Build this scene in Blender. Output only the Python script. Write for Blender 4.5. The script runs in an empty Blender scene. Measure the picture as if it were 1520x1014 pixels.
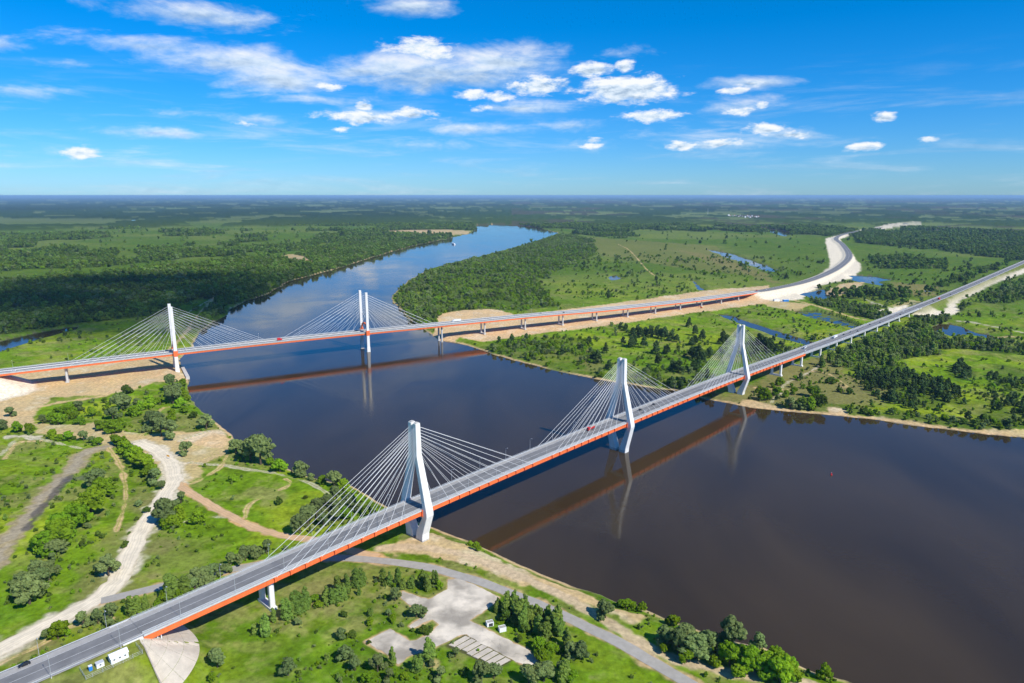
import bpy, bmesh, math, random
import numpy as np
from mathutils import Vector, Matrix

# ------------------------------------------------------------------ camera, sky, sun, exposure
scn = bpy.context.scene
col = scn.collection
R = math.radians
CAM_H, FPX = 222.0, 1013.0                       # eye height, focal length in photo pixels (1520 wide)
PITCH = math.atan((507 - 290) / FPX)
cp, sp = math.cos(PITCH), math.sin(PITCH)
SUN_AZ = Vector((0.75, -0.66)).normalized()      # towards the sun, on the ground
SUN_EL = R(44)

cam_d = bpy.data.cameras.new('camera'); cam = bpy.data.objects.new('camera', cam_d); col.objects.link(cam)
cam.location = (0, 0, CAM_H); cam.rotation_euler = (math.pi / 2 - PITCH, 0, 0)
cam_d.sensor_fit = 'HORIZONTAL'; cam_d.angle = 2 * math.atan(760 / FPX)
cam_d.clip_start = 1; cam_d.clip_end = 400000
scn.camera = cam

def nd(nt, typ, **kw):
    n = nt.nodes.new(typ)
    for k, v in kw.items():
        if k.startswith('i_'):
            n.inputs[k[2:].replace('_', ' ')].default_value = v
        else:
            setattr(n, k, v)
    return n

def mth(nt, op, a, b=None, c=None, clamp=False):
    n = nt.nodes.new('ShaderNodeMath'); n.operation = op; n.use_clamp = clamp
    for i, v in enumerate((a, b, c)):
        if v is None: continue
        if isinstance(v, (int, float)): n.inputs[i].default_value = v
        else: nt.links.new(v, n.inputs[i])
    return n.outputs[0]

def vmth(nt, op, a, b=None, c=None):
    n = nt.nodes.new('ShaderNodeVectorMath'); n.operation = op
    for i, v in enumerate((a, b, c)):
        if v is None: continue
        if isinstance(v, tuple): n.inputs[i].default_value = v
        else: nt.links.new(v, n.inputs[i])
    return n.outputs['Value'] if op == 'LENGTH' else n.outputs['Vector']

def pix_dir(u, v):
    x, y = (u - 760) / FPX, (507 - v) / FPX
    d = Vector((x, cp + y * sp, -sp + y * cp)).normalized()
    return math.atan2(d.x, d.y), math.asin(d.z)

# clouds of the sky: azimuth / elevation centre, half-widths and weight; soft veils first, then crisp cumulus heads
VEILS = [(300, 22, 135, 21, 1.0), (612, 8, 75, 15, .8), (0, 66, 60, 13, .75), (84, 93, 60, 9, .6), (20, 134, 95, 10, .75), (230, 70, 170, 17, .8), (345, 92, 170, 26, 1.0), (415, 118, 110, 24, .9),
         (650, 106, 230, 32, 1.15), (745, 92, 130, 28, 1.1), (540, 106, 130, 17, .9), (375, 178, 70, 11, .7), (230, 197, 90, 8, .65), (775, 160, 110, 15, .8), (620, 215, 110, 10, .6), (450, 146, 130, 9, .6), (700, 192, 170, 10, .65),
         (850, 186, 80, 12, .7), (920, 80, 60, 10, .5), (1120, 122, 60, 10, .8), (1105, 158, 70, 14, .7), (560, 175, 120, 16, .8), (880, 215, 60, 14, .6), (1050, 216, 95, 16, .8), (1170, 200, 80, 9, .7), (960, 200, 70, 9, .5), (100, 228, 60, 8, .5), (300, 170, 70, 7, .45)]
CUMULI = [(625, 71, 60, 15, 1.0), (660, 84, 40, 10, .7), (800, 128, 52, 15, .9), (930, 132, 76, 23, 1.15), (880, 105, 34, 11, .95), (927, 99, 14, 12, .95), (968, 172, 48, 9, 1.), (545, 174, 76, 10, .85), (612, 170, 40, 9, .7), (543, 157, 17, 7, .9),
          (122, 226, 25, 8, .9), (1092, 134, 28, 6, .8), (1110, 124, 26, 5, .7), (1098, 164, 26, 6, .75), (1130, 156, 12, 8, .6), (1135, 191, 34, 9, .9), (1175, 200, 40, 6, .75), (1311, 175, 17, 8, .95), (1276, 218, 24, 7, .9), (1018, 216, 30, 9, .85), (1070, 213, 34, 8, .8),
          (878, 208, 14, 6, .7), (880, 216, 22, 5, .7), (700, 140, 28, 9, .7), (742, 142, 22, 9, .7), (490, 129, 24, 7, .6), (372, 184, 24, 5, .6), (1382, 206, 12, 4, .7), (505, 193, 14, 5, .6), (720, 160, 22, 5, .5)]
world = bpy.data.worlds.new('World'); scn.world = world; world.use_nodes = True
wt = world.node_tree; wt.nodes.clear()
sky = nd(wt, 'ShaderNodeTexSky', sky_type='NISHITA', sun_disc=False, sun_elevation=SUN_EL,
         sun_rotation=math.atan2(SUN_AZ.x, SUN_AZ.y), altitude=200, air_density=1.0, dust_density=0.2, ozone_density=1.5)
hsv = nd(wt, 'ShaderNodeHueSaturation'); hsv.inputs['Saturation'].default_value = 1.22; hsv.inputs['Value'].default_value = 1.0
tc = nd(wt, 'ShaderNodeTexCoord')
sx = nd(wt, 'ShaderNodeSeparateXYZ'); wt.links.new(tc.outputs['Generated'], sx.inputs[0])
az = mth(wt, 'ARCTAN2', sx.outputs[0], sx.outputs[1]); el = mth(wt, 'ARCSINE', sx.outputs[2])
cb = nd(wt, 'ShaderNodeCombineXYZ'); wt.links.new(az, cb.inputs[0]); wt.links.new(el, cb.inputs[1])
P = cb.outputs[0]
tm = nd(wt, 'ShaderNodeMapRange', interpolation_type='SMOOTHSTEP'); wt.links.new(el, tm.inputs[0]); tm.inputs[1].default_value = -0.02; tm.inputs[2].default_value = 0.30
tcol = nd(wt, 'ShaderNodeMix', data_type='RGBA'); wt.links.new(tm.outputs[0], tcol.inputs[0])      # white balance: pale blue air low down, cyan blue above
tcol.inputs[6].default_value = (0.50, 0.83, 1.42, 1); tcol.inputs[7].default_value = (0.62, 0.98, 1.42, 1)
wt.links.new(vmth(wt, 'MULTIPLY', sky.outputs[0], tcol.outputs[2]), hsv.inputs['Color'])
def wnoise(vec, scale, detail=6, rough=0.6, dist=0.0):
    n = nd(wt, 'ShaderNodeTexNoise'); n.inputs['Scale'].default_value = scale; n.inputs['Detail'].default_value = detail
    n.inputs['Roughness'].default_value = rough; n.inputs['Distortion'].default_value = dist
    wt.links.new(vec, n.inputs['Vector']); return n
stretch = vmth(wt, 'MULTIPLY', P, (1.0, 2.4, 1.0))
n1 = wnoise(stretch, 30, 9, 0.62, 0.2)
n2 = wnoise(vmth(wt, 'ADD', stretch, (-0.004, 0.014, 0.0)), 30, 9, 0.62, 0.2)
nv = wnoise(vmth(wt, 'MULTIPLY', P, (5.5, 22.0, 1.0)), 1.0, 8, 0.60, 0.8)
def blob_field(rows):
    Mx = Tx = None
    for (u, v, ru, rv, w) in rows:
        a0, e0 = pix_dir(u, v); ra, re = ru / FPX, rv / FPX
        q = vmth(wt, 'MULTIPLY_ADD', P, (1 / ra, 1 / re, 0.0), (-a0 / ra, -e0 / re, 0.0))
        m = mth(wt, 'MULTIPLY_ADD', vmth(wt, 'LENGTH', q), -w, w)
        t = mth(wt, 'MULTIPLY_ADD', vmth(wt, 'LENGTH', vmth(wt, 'ADD', q, (0.0, -0.45, 0.0))), -w, w)
        Mx = m if Mx is None else mth(wt, 'MAXIMUM', Mx, m); Tx = t if Tx is None else mth(wt, 'MAXIMUM', Tx, t)
    return mth(wt, 'MAXIMUM', Mx, -1.0), mth(wt, 'MAXIMUM', Tx, -1.4)
MV, TV = blob_field(VEILS); MC, TC = blob_field(CUMULI)
def srange(v, a, b, top=1.0):
    n = nd(wt, 'ShaderNodeMapRange', interpolation_type='SMOOTHSTEP'); wt.links.new(v, n.inputs[0]); n.inputs[1].default_value = a; n.inputs[2].default_value = b; n.inputs[4].default_value = top; return n.outputs[0]
veil = srange(mth(wt, 'ADD', mth(wt, 'MULTIPLY_ADD', mth(wt, 'SUBTRACT', nv.outputs[0], 0.5), 2.3, MV), mth(wt, 'MULTIPLY', mth(wt, 'SUBTRACT', n1.outputs[0], 0.5), 0.9)), 0.0, 1.15, 0.88)
cumu = srange(mth(wt, 'MULTIPLY_ADD', mth(wt, 'SUBTRACT', n1.outputs[0], 0.5), 2.3, MC), -0.05, 0.60, 0.95)
# thin broken streaks of cloud low in the sky, all the way round
streak = wnoise(vmth(wt, 'MULTIPLY', P, (5.0, 42.0, 1.0)), 1.0, 7, 0.62, 0.4)
smap = nd(wt, 'ShaderNodeMapRange', interpolation_type='SMOOTHSTEP'); wt.links.new(streak.outputs[0], smap.inputs[0])
smap.inputs[1].default_value = 0.47; smap.inputs[2].default_value = 0.78; smap.inputs[4].default_value = 0.55
low = nd(wt, 'ShaderNodeMapRange', interpolation_type='SMOOTHSTEP'); wt.links.new(el, low.inputs[0])
low.inputs[1].default_value = 0.19; low.inputs[2].default_value = 0.05
sdens = mth(wt, 'MULTIPLY', smap.outputs[0], low.outputs[0])
cover = mth(wt, 'MAXIMUM', mth(wt, 'MAXIMUM', veil, cumu), sdens, clamp=True)
# lit tops, grey undersides
lit_c = mth(wt, 'ADD', mth(wt, 'MULTIPLY', mth(wt, 'SUBTRACT', n1.outputs[0], n2.outputs[0]), 3.4), mth(wt, 'MULTIPLY_ADD', mth(wt, 'SUBTRACT', TC, MC), 0.95, 0.80))
lit_v = mth(wt, 'ADD', mth(wt, 'MULTIPLY', mth(wt, 'SUBTRACT', n1.outputs[0], n2.outputs[0]), 1.2), mth(wt, 'MULTIPLY_ADD', mth(wt, 'SUBTRACT', TV, MV), 1.05, 0.66))
lmx = nd(wt, 'ShaderNodeMix', data_type='FLOAT', clamp_factor=True); wt.links.new(cumu, lmx.inputs[0]); wt.links.new(lit_v, lmx.inputs[2]); wt.links.new(lit_c, lmx.inputs[3])
lit = mth(wt, 'ADD', lmx.outputs[0], 0.0, clamp=True)
cramp = nd(wt, 'ShaderNodeValToRGB'); wt.links.new(lit, cramp.inputs[0])
e = cramp.color_ramp.elements
e[0].position, e[0].color = 0.0, (4.3, 5.6, 7.2, 1); e[1].position, e[1].color = 1.0, (10.0, 10.15, 10.3, 1)
m_ = cramp.color_ramp.elements.new(0.5); m_.color = (7.4, 8.6, 9.8, 1)
mixc = nd(wt, 'ShaderNodeMix', data_type='RGBA'); wt.links.new(cover, mixc.inputs[0])
wt.links.new(hsv.outputs[0], mixc.inputs[6]); wt.links.new(cramp.outputs[0], mixc.inputs[7])
bg = nd(wt, 'ShaderNodeBackground'); bg.inputs[1].default_value = 0.082
wt.links.new(mixc.outputs[2], bg.inputs[0])
wo = nd(wt, 'ShaderNodeOutputWorld'); wt.links.new(bg.outputs[0], wo.inputs[0])
world.cycles.sampling_method = 'MANUAL'; world.cycles.sample_map_resolution = 512

sun_d = bpy.data.lights.new('sun', 'SUN'); sun = bpy.data.objects.new('sun', sun_d); col.objects.link(sun)
sun_d.energy = 4.4; sun_d.angle = R(0.53); sun_d.color = (1.0, 0.955, 0.88)
sun.rotation_euler = Vector((-SUN_AZ.x * math.cos(SUN_EL), -SUN_AZ.y * math.cos(SUN_EL), -math.sin(SUN_EL))).to_track_quat('-Z', 'Y').to_euler()
sun.location = (300, -300, 400)

scn.view_settings.view_transform = 'Standard'; scn.view_settings.look = 'None'
scn.view_settings.exposure = 0.3; scn.view_settings.gamma = 1.0; scn.view_settings.use_curve_mapping = False
scn.render.engine = 'CYCLES'
cy = scn.cycles
cy.use_denoising = True; cy.use_adaptive_sampling = True; cy.adaptive_threshold = 0.02
cy.max_bounces = 5; cy.diffuse_bounces = 2; cy.glossy_bounces = 3; cy.transmission_bounces = 2; cy.volume_bounces = 0; cy.transparent_max_bounces = 24
cy.caustics_reflective = False; cy.caustics_refractive = False

# ------------------------------------------------------------------ survey: photo pixel -> ground position
def G(u, v, z=4.0):
    x, y = (u - 760) / FPX, (507 - v) / FPX
    d = (x, cp + y * sp, -sp + y * cp)
    t = (z - CAM_H) / d[2]
    return (d[0] * t, d[1] * t)
def GP(pts, z=4.0): return np.array([G(u, v, z) for u, v in pts])
def mpp(u, v, z=4.0):                            # metres per photo pixel at that ground point
    x, y = G(u, v, z); return math.sqrt(x * x + y * y + (CAM_H - z) ** 2) / FPX

# ------------------------------------------------------------------ noise and distance helpers
def _hash(ix, iy, seed):
    h = (ix.astype(np.int64) * 374761393 + iy.astype(np.int64) * 668265263 + seed * 1442695041) & 0xFFFFFFFF
    h = ((h ^ (h >> 13)) * 1274126177) & 0xFFFFFFFF
    return ((h ^ (h >> 16)) & 0xFFFF) / 65535.0
def vnoise(x, y, seed=0):
    ix, iy = np.floor(x), np.floor(y); fx, fy = x - ix, y - iy
    fx = fx * fx * (3 - 2 * fx); fy = fy * fy * (3 - 2 * fy)
    a, b = _hash(ix, iy, seed), _hash(ix + 1, iy, seed); c, d = _hash(ix, iy + 1, seed), _hash(ix + 1, iy + 1, seed)
    return (a * (1 - fx) + b * fx) * (1 - fy) + (c * (1 - fx) + d * fx) * fy
def fbm(x, y, size, octv=4, seed=0):             # -1 .. 1
    x, y = np.asarray(x, float) / size, np.asarray(y, float) / size
    s, a, t = 0, 1.0, 0
    for o in range(octv):
        s = s + a * (vnoise(x * 1.0 + 17.3 * o, y * 1.0 - 9.1 * o, seed + o) * 2 - 1); t += a
        x, y = x * 1.9 + y * 0.35, y * 1.9 - x * 0.35; a *= 0.55
    return s / t * 1.6
def sstep(a, b, x):
    t = np.clip((x - a) / (b - a), 0, 1); return t * t * (3 - 2 * t)
def seg_d(x, y, a, b):
    dx, dy = b[0] - a[0], b[1] - a[1]
    t = np.clip(((x - a[0]) * dx + (y - a[1]) * dy) / (dx * dx + dy * dy + 1e-9), 0, 1)
    return np.hypot(x - a[0] - t * dx, y - a[1] - t * dy)
def line_d(X, Y, pts, reach):
    out = np.full(X.shape, 1e4); p = np.asarray(pts)
    lo, hi = p.min(0) - reach, p.max(0) + reach
    k = np.nonzero((X > lo[0]) & (X < hi[0]) & (Y > lo[1]) & (Y < hi[1]))[0]
    if len(k) == 0: return out
    x, y = X[k], Y[k]; d = np.full(x.shape, 1e4)
    for i in range(len(p) - 1): d = np.minimum(d, seg_d(x, y, p[i], p[i + 1]))
    out[k] = d; return out
def poly_sd(X, Y, pts, reach):                   # negative inside
    out = np.full(X.shape, 1e4); p = np.asarray(pts)
    lo, hi = p.min(0) - reach, p.max(0) + reach
    k = np.nonzero((X > lo[0]) & (X < hi[0]) & (Y > lo[1]) & (Y < hi[1]))[0]
    if len(k) == 0: return out
    x, y = X[k], Y[k]; d = np.full(x.shape, 1e4); ins = np.zeros(x.shape, bool)
    for i in range(len(p)):
        a, b = p[i], p[(i + 1) % len(p)]
        d = np.minimum(d, seg_d(x, y, a, b))
        if a[1] != b[1]:
            c = (a[1] > y) != (b[1] > y)
            ins ^= c & (x < (b[0] - a[0]) * (y - a[1]) / (b[1] - a[1]) + a[0])
    out[k] = np.where(ins, -d, d); return out
def smooth_line(pts, n=4):                        # Catmull-Rom through the points
    p = [np.array(q, float) for q in pts]; p = [2 * p[0] - p[1]] + p + [2 * p[-1] - p[-2]]
    out = []
    for i in range(1, len(p) - 2):
        for k in range(n):
            t = k / n
            out.append(0.5 * (2 * p[i] + (p[i + 1] - p[i - 1]) * t + (2 * p[i - 1] - 5 * p[i] + 4 * p[i + 1] - p[i + 2]) * t * t
                              + (3 * p[i] - p[i - 1] - 3 * p[i + 1] + p[i + 2]) * t ** 3))
    out.append(p[-2]); return np.array(out)

# ------------------------------------------------------------------ the two bridge axes
NQ = np.array([-61.56, 408.86]); NA = R(46.5055); ND = np.array([math.cos(NA), math.sin(NA)]); NN = np.array([ND[1], -ND[0]])
N_ZS = [(-420, 20.5), (-300, 21.2), (-168, 22.0), (-90, 25.0), (0, 27), (110, 28), (228, 28.4), (400, 27.4), (500, 25.8), (625, 22.4), (810, 18),
        (1000, 15.3), (1200, 13.2), (1450, 10), (1700, 9), (2600, 8), (5200, 8)]
def smooth_prof(tab, lo, hi, step, w):
    s = np.arange(lo, hi + step, step); z = np.interp(s, *zip(*tab)); k = int(w / step)
    zp = np.pad(z, k, mode='edge'); ker = np.ones(2 * k + 1) / (2 * k + 1)
    return s, np.convolve(zp, ker, 'valid')
_ns, _nz = smooth_prof(N_ZS, -420, 5200, 5, 60)
def nz(s): return np.interp(s, _ns, _nz)
def npt(s, o=0.0, dz=0.0):
    p = NQ + ND * s + NN * o; return (p[0], p[1], float(nz(s)) + dz)
FQ = np.array([-431.17, 850.26]); FA = R(30.46); FD = np.array([math.cos(FA), math.sin(FA)]); FN = np.array([FD[1], -FD[0]])
def foff(s): return 1.48e-4 * np.maximum(s - 520, 0) ** 2
F_ZS = [(-420, 21), (-190, 24), (0, 27), (120, 28.2), (250, 28), (370, 27.2), (545, 26.8), (660, 23.8), (900, 19.5), (1160, 16), (1400, 13)]
_fs, _fz = smooth_prof(F_ZS, -420, 1400, 5, 60)
def fz(s): return np.interp(s, _fs, _fz)
def fxy(s, o=0.0):
    p = FQ + FD * s - FN * foff(s); t = FQ + FD * (s + 1) - FN * foff(s + 1) - p; t = t / np.linalg.norm(t)
    return p + np.array([t[1], -t[0]]) * o
def fpt(s, o=0.0, dz=0.0):
    p = fxy(s, o); return (p[0], p[1], float(fz(s)) + dz)
F_END = 1150
FAR_ROAD = smooth_line([fxy(F_END), fxy(F_END + 60)] + [G(u, v, 8) for u, v in ((1190, 421), (1218, 411), (1243, 398), (1259, 384), (1259, 374), (1250, 362), (1241, 354.5), (1250, 348.5), (1280, 342), (1340, 332.5), (1366, 327))], 6)
FAR_ROAD_Z = np.interp(np.concatenate([[0], np.cumsum(np.linalg.norm(np.diff(FAR_ROAD, axis=0), axis=1))]), [0, 250, 800, 9000], [fz(F_END), 11, 8, 7])

# ------------------------------------------------------------------ plan of the land
RIVER = GP([(1290, 1024), (1252, 1009), (1208, 998), (1168, 979), (1135, 961), (1068, 946), (1017, 928), (984, 917), (958, 906), (921, 898), (892, 884), (855, 873),
            (822, 860), (766, 836), (719, 813), (690, 801), (655, 788), (625, 776), (590, 760), (556, 742), (523, 722), (487, 715), (465, 709), (432, 698), (405, 682), (380, 668),
            (348, 653), (339, 641), (316, 623), (292, 604), (281, 594), (280, 573), (278, 562), (271, 545), (268, 536), (274, 525), (286, 515), (297, 491), (316, 480),
            (339, 467), (341, 459), (368, 446), (397, 437), (434, 416), (475, 406), (519, 393), (557, 381), (617, 364), (658, 356), (696, 347), (707, 340.5), (703, 335),
            (743, 333), (790, 336.5), (829, 346), (816, 351.6), (775, 364), (727, 377), (680, 388), (639, 399), (607, 416), (586, 436), (581, 444), (589, 455), (608, 474),
            (629, 490), (655, 506), (681, 510), (703, 516), (732, 526), (763, 535), (793, 543), (843, 554.5), (884, 563), (970, 577), (1003, 580), (1036, 590), (1078, 598),
            (1119, 606), (1150, 609), (1219, 615), (1297, 623), (1352, 631.5), (1427, 640), (1485, 647), (1520, 650), (1760, 676), (2300, 740), (2600, 1100), (1800, 1180), (1450, 1080)], 0)
POND_PX = [
    [(-40, 512), (0, 507), (34, 499), (79, 490), (116, 484.5), (116, 489.5), (79, 498), (40, 509), (0, 523), (-40, 534)],
    [(1064, 466), (1084, 468.5), (1105, 477), (1140, 487.5), (1176, 499), (1215, 511), (1205, 515), (1192, 512), (1152, 499.5), (1112, 485), (1079, 473)],
    [(1263, 409), (1293, 410), (1328, 416), (1304, 419), (1318, 427), (1293, 422), (1266, 418)],
    [(1186, 437), (1222, 429.5), (1231, 441), (1211, 449), (1203, 442)],
    [(1100, 336), (1128, 338.7), (1155, 341.4), (1176, 345.6), (1166, 351), (1156, 349), (1141, 344), (1116, 340.5)],
    [(1047, 370), (1083, 376.5), (1122, 389), (1156, 402), (1143, 404), (1109, 393), (1074, 380)],
    [(1025, 416), (1031, 416), (1044, 431), (1038, 432)], [(901, 412), (912, 409), (922, 414), (908, 417)],
    [(1374, 489.5), (1395, 481), (1410, 481.5), (1430, 486), (1445, 494), (1462, 496), (1489, 505), (1474, 505), (1452, 500), (1428, 496), (1416, 501), (1394, 494)],
    [(1453, 447.5), (1462, 444.5), (1475, 445), (1472, 448.5)], [(1504, 434), (1530, 433), (1530, 438.5), (1510, 437)], [(1512, 441), (1535, 442), (1535, 446), (1518, 445)],
    [(1371, 431), (1384, 430.5), (1385, 433.5), (1373, 434)], [(1283, 452.5), (1293, 451.5), (1296, 455.5), (1286, 456)],
    [(1371, 343), (1393, 344), (1390, 346), (1374, 345)], [(1442, 338.6), (1473, 339.5), (1470, 341.4), (1446, 340.6)], [(1306, 343), (1329, 343.4), (1326, 346), (1310, 345.6)],
    [(182, 327), (201, 326), (201, 329), (184, 329.6)], [(511, 342), (530, 340.8), (551, 342.5), (540, 345), (515, 344.5)],
    [(1346, 462), (1352, 462), (1352, 464), (1347, 464)]]
PONDS = [GP(p, 0.0) for p in POND_PX]
MARSH = GP([(1172, 462), (1210, 461), (1245, 470), (1280, 486), (1268, 491), (1225, 480), (1195, 472)], 0)
WHITE_ROAD = smooth_line(GP([(-60, 992), (0, 966), (50, 940), (110, 909), (148, 887), (174, 862), (189, 832), (206, 795), (225, 765), (245, 736), (258, 712), (252, 687), (232, 668), (205, 657)]), 5)
PAVED_ROAD = smooth_line(GP([(150, 893), (205, 880), (260, 866), (330, 849), (400, 836), (470, 829), (530, 829), (600, 836), (660, 848), (720, 866), (790, 893), (860, 925), (920, 955), (980, 988), (1030, 1018), (1085, 1052), (1150, 1100)]), 5)
ORANGE_ROAD = smooth_line(GP([(258, 714), (290, 737), (330, 761), (375, 783), (420, 795), (460, 801), (505, 812), (560, 826)]), 5)
BANK_TRACK = smooth_line(GP([(560, 812), (620, 812), (680, 822), (740, 842), (800, 868), (850, 892), (895, 920), (945, 950), (1000, 976), (1050, 990), (1110, 1000), (1160, 1004), (1230, 1022)]), 4)
MUD = smooth_line(GP([(-20, 846), (17, 799), (39, 770), (68, 736), (103, 698), (127, 674), (155, 664)]), 4)
MUD_DARK = smooth_line(GP([(40, 786), (72, 742), (107, 706)]), 4)
TRACKS = [smooth_line(GP(t), 4) for t in (
    [(282, 686), (305, 689), (330, 690), (360, 695), (400, 702), (430, 709), (460, 718), (488, 734)], [(282, 718), (305, 708), (328, 692), (337, 676)],
    [(289, 686), (318, 674), (345, 667)], [(262, 778), (300, 769), (335, 768)], [(424, 712), (431, 716), (427, 722), (416, 727)],
    [(388, 740), (376, 745), (366, 755), (364, 770)], [(0, 676), (20, 656), (34, 650), (68, 654), (120, 666)], [(8, 680), (26, 658), (60, 655)],
    [(161, 665), (176, 686), (185, 714), (186, 745), (172, 789)], [(1144, 598), (1158, 582), (1168, 568), (1200, 553), (1222, 540)], [(1205, 551), (1232, 556), (1248, 566), (1258, 574)],
    [(1100, 574), (1140, 577), (1175, 578)], [(1392, 473), (1445, 479), (1530, 496)], [(1452, 496), (1490, 499), (1530, 503)],
    [(1165, 443), (1206, 452), (1246, 465), (1272, 473), (1300, 477)], [(1286, 445), (1306, 452), (1322, 458)], [(60, 604), (90, 597), (150, 588), (185, 570), (240, 556)],
    [(205, 655), (215, 640), (225, 622), (240, 607), (250, 604)], [(265, 655), (285, 648), (310, 640)], [(918, 363), (935, 372), (958, 398), (975, 412)],
    [(0, 985), (60, 958), (95, 935), (130, 925), (165, 920)],
    [(205, 500), (250, 480), (320, 440)], [(230, 540), (270, 500), (300, 462), (322, 438)])]
SAND = [(GP(p), a) for p, a in (
    ([(-60, 556), (60, 541), (262, 528), (270, 543), (278, 560), (264, 567), (228, 567), (200, 578), (150, 586), (80, 590), (58, 606), (52, 625), (36, 640), (6, 632), (-60, 628)], .85),
    ([(50, 628), (110, 631), (140, 627), (180, 641), (215, 646), (250, 641), (300, 640), (330, 634), (322, 627), (345, 648), (347, 662), (330, 674), (300, 688), (292, 708), (265, 722), (236, 702), (212, 674), (178, 662), (120, 650), (60, 641)], .7),
    ([(545, 820), (610, 795), (645, 786), (670, 800), (720, 818), (780, 842), (830, 862), (880, 882), (930, 905), (965, 912), (940, 925), (885, 902), (840, 888), (788, 870), (735, 849), (690, 839), (625, 827)], .8),
    ([(655, 465), (683, 461), (729, 459.3), (743, 461), (768, 468), (900, 452), (1050, 431), (1140, 424), (1150, 442), (1138, 450), (1065, 460), (975, 472), (900, 484), (811, 494), (760, 501), (729, 506.5), (708, 507), (684, 501), (655, 508), (640, 498)], .95),
    ([(1118, 441), (1150, 447), (1205, 452), (1180, 462), (1140, 455)], .7), ([(1212, 439), (1250, 421), (1282, 419), (1276, 430), (1240, 441)], .8),
    ([(550, 345), (585, 342), (658, 340.5), (699, 343), (694, 346.5), (672, 349), (620, 346.5), (580, 347)], .7), ([(405, 384), (430, 377), (450, 380), (476, 393), (440, 388)], .6),
    ([(468, 366), (490, 364), (494, 367), (474, 369)], .6), ([(1338, 458), (1372, 448), (1350, 445), (1320, 455)], .45),
    ([(1060, 598), (1110, 594.5), (1160, 602.5), (1225, 609.5), (1300, 616), (1360, 624), (1440, 633.5), (1530, 638), (1530, 656), (1440, 645), (1350, 634), (1220, 617), (1120, 608)], .75),
    ([(1228, 603), (1250, 606), (1262, 613), (1225, 614)], .9),
    ([(268, 655), (300, 640), (332, 637), (345, 650), (330, 665), (300, 662)], .8),
    ([(1240, 566), (1262, 576), (1250, 578)], .4), ([(640, 976), (655, 984), (650, 992), (630, 988)], .5))]
DRY = [(GP(p), a) for p, a in (
    ([(1055, 592), (1085, 575), (1110, 572), (1150, 548), (1230, 528), (1262, 560), (1310, 578), (1270, 600), (1200, 606), (1120, 604), (1075, 597)], .85), ([(205, 690), (240, 800), (150, 900), (90, 930), (140, 860), (190, 790)], .6),
    ([(60, 960), (200, 955), (230, 1020), (60, 1030)], .6), ([(200, 850), (270, 800), (330, 800), (300, 840)], .45), ([(840, 350), (1060, 365), (1120, 410), (1030, 400), (900, 380)], .45),
    ([(1330, 420), (1390, 425), (1380, 440), (1330, 436)], .9), ([(430, 870), (560, 830), (600, 850), (500, 890)], .45), ([(860, 540), (880, 520), (900, 545), (880, 558)], .6),
    ([(1010, 372), (1060, 380), (1130, 404), (1150, 420), (1090, 400)], .8))]
MEADOW = [GP(p) for p in (
    [(-40, 412), (0, 408), (74, 403), (137, 398), (218, 392), (292, 386), (400, 371), (400, 376), (292, 391), (218, 398), (137, 405), (74, 411), (-40, 424)],
    [(232, 358), (284, 350), (368, 353), (326, 363), (247, 369)], [(-40, 325), (170, 325), (170, 333), (-40, 334)], [(-40, 344), (240, 341), (230, 346), (-40, 350)],
    [(240, 337), (560, 336), (560, 342), (240, 342)], [(174, 372), (200, 374), (205, 384), (172, 386)], [(470, 362), (500, 360), (506, 366), (478, 369)], [(312, 397), (325, 395), (330, 401), (314, 402)])]
WHITE_FILL = [GP(p, 6) for p in (
    [(1118, 438), (1122, 442), (1155, 446), (1191, 443), (1196, 433), (1224, 421), (1260, 413), (1277, 401), (1277, 391), (1266, 380), (1255, 366), (1246, 355), (1266, 347), (1293, 341.5), (1349, 336), (1368, 333), (1366, 330), (1340, 331), (1280, 341),
     (1245, 349), (1232, 352), (1225, 354), (1231, 380), (1233, 394), (1215, 409), (1180, 420), (1140, 430)],
    [(1353, 466), (1376, 458), (1401, 460), (1407, 455), (1407, 447), (1445, 427), (1466, 417), (1535, 392), (1535, 400), (1471, 421), (1449, 434), (1430, 442), (1419, 449), (1421, 462), (1414, 466.5), (1381, 468)],
    [(-80, 566), (30, 562), (54, 570), (40, 583), (0, 593), (-80, 600)], [(1300, 460), (1345, 452), (1352, 458), (1330, 466)])]
PLAZA_PX = [(665, 860), (682, 858), (741, 886), (731, 898), (697, 921), (786, 966), (797, 981), (787, 991), (760, 978), (709, 953), (693, 942), (678, 945), (650, 959), (630, 968), (610, 973), (591, 986), (575, 972), (542, 952), (579, 933),
            (608, 951), (618, 950), (642, 937), (652, 927), (642, 920), (611, 933), (607, 929), (634, 911), (606, 897), (595, 887), (597, 877), (636, 890), (664, 875)]
PLAZA = GP(PLAZA_PX)
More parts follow.
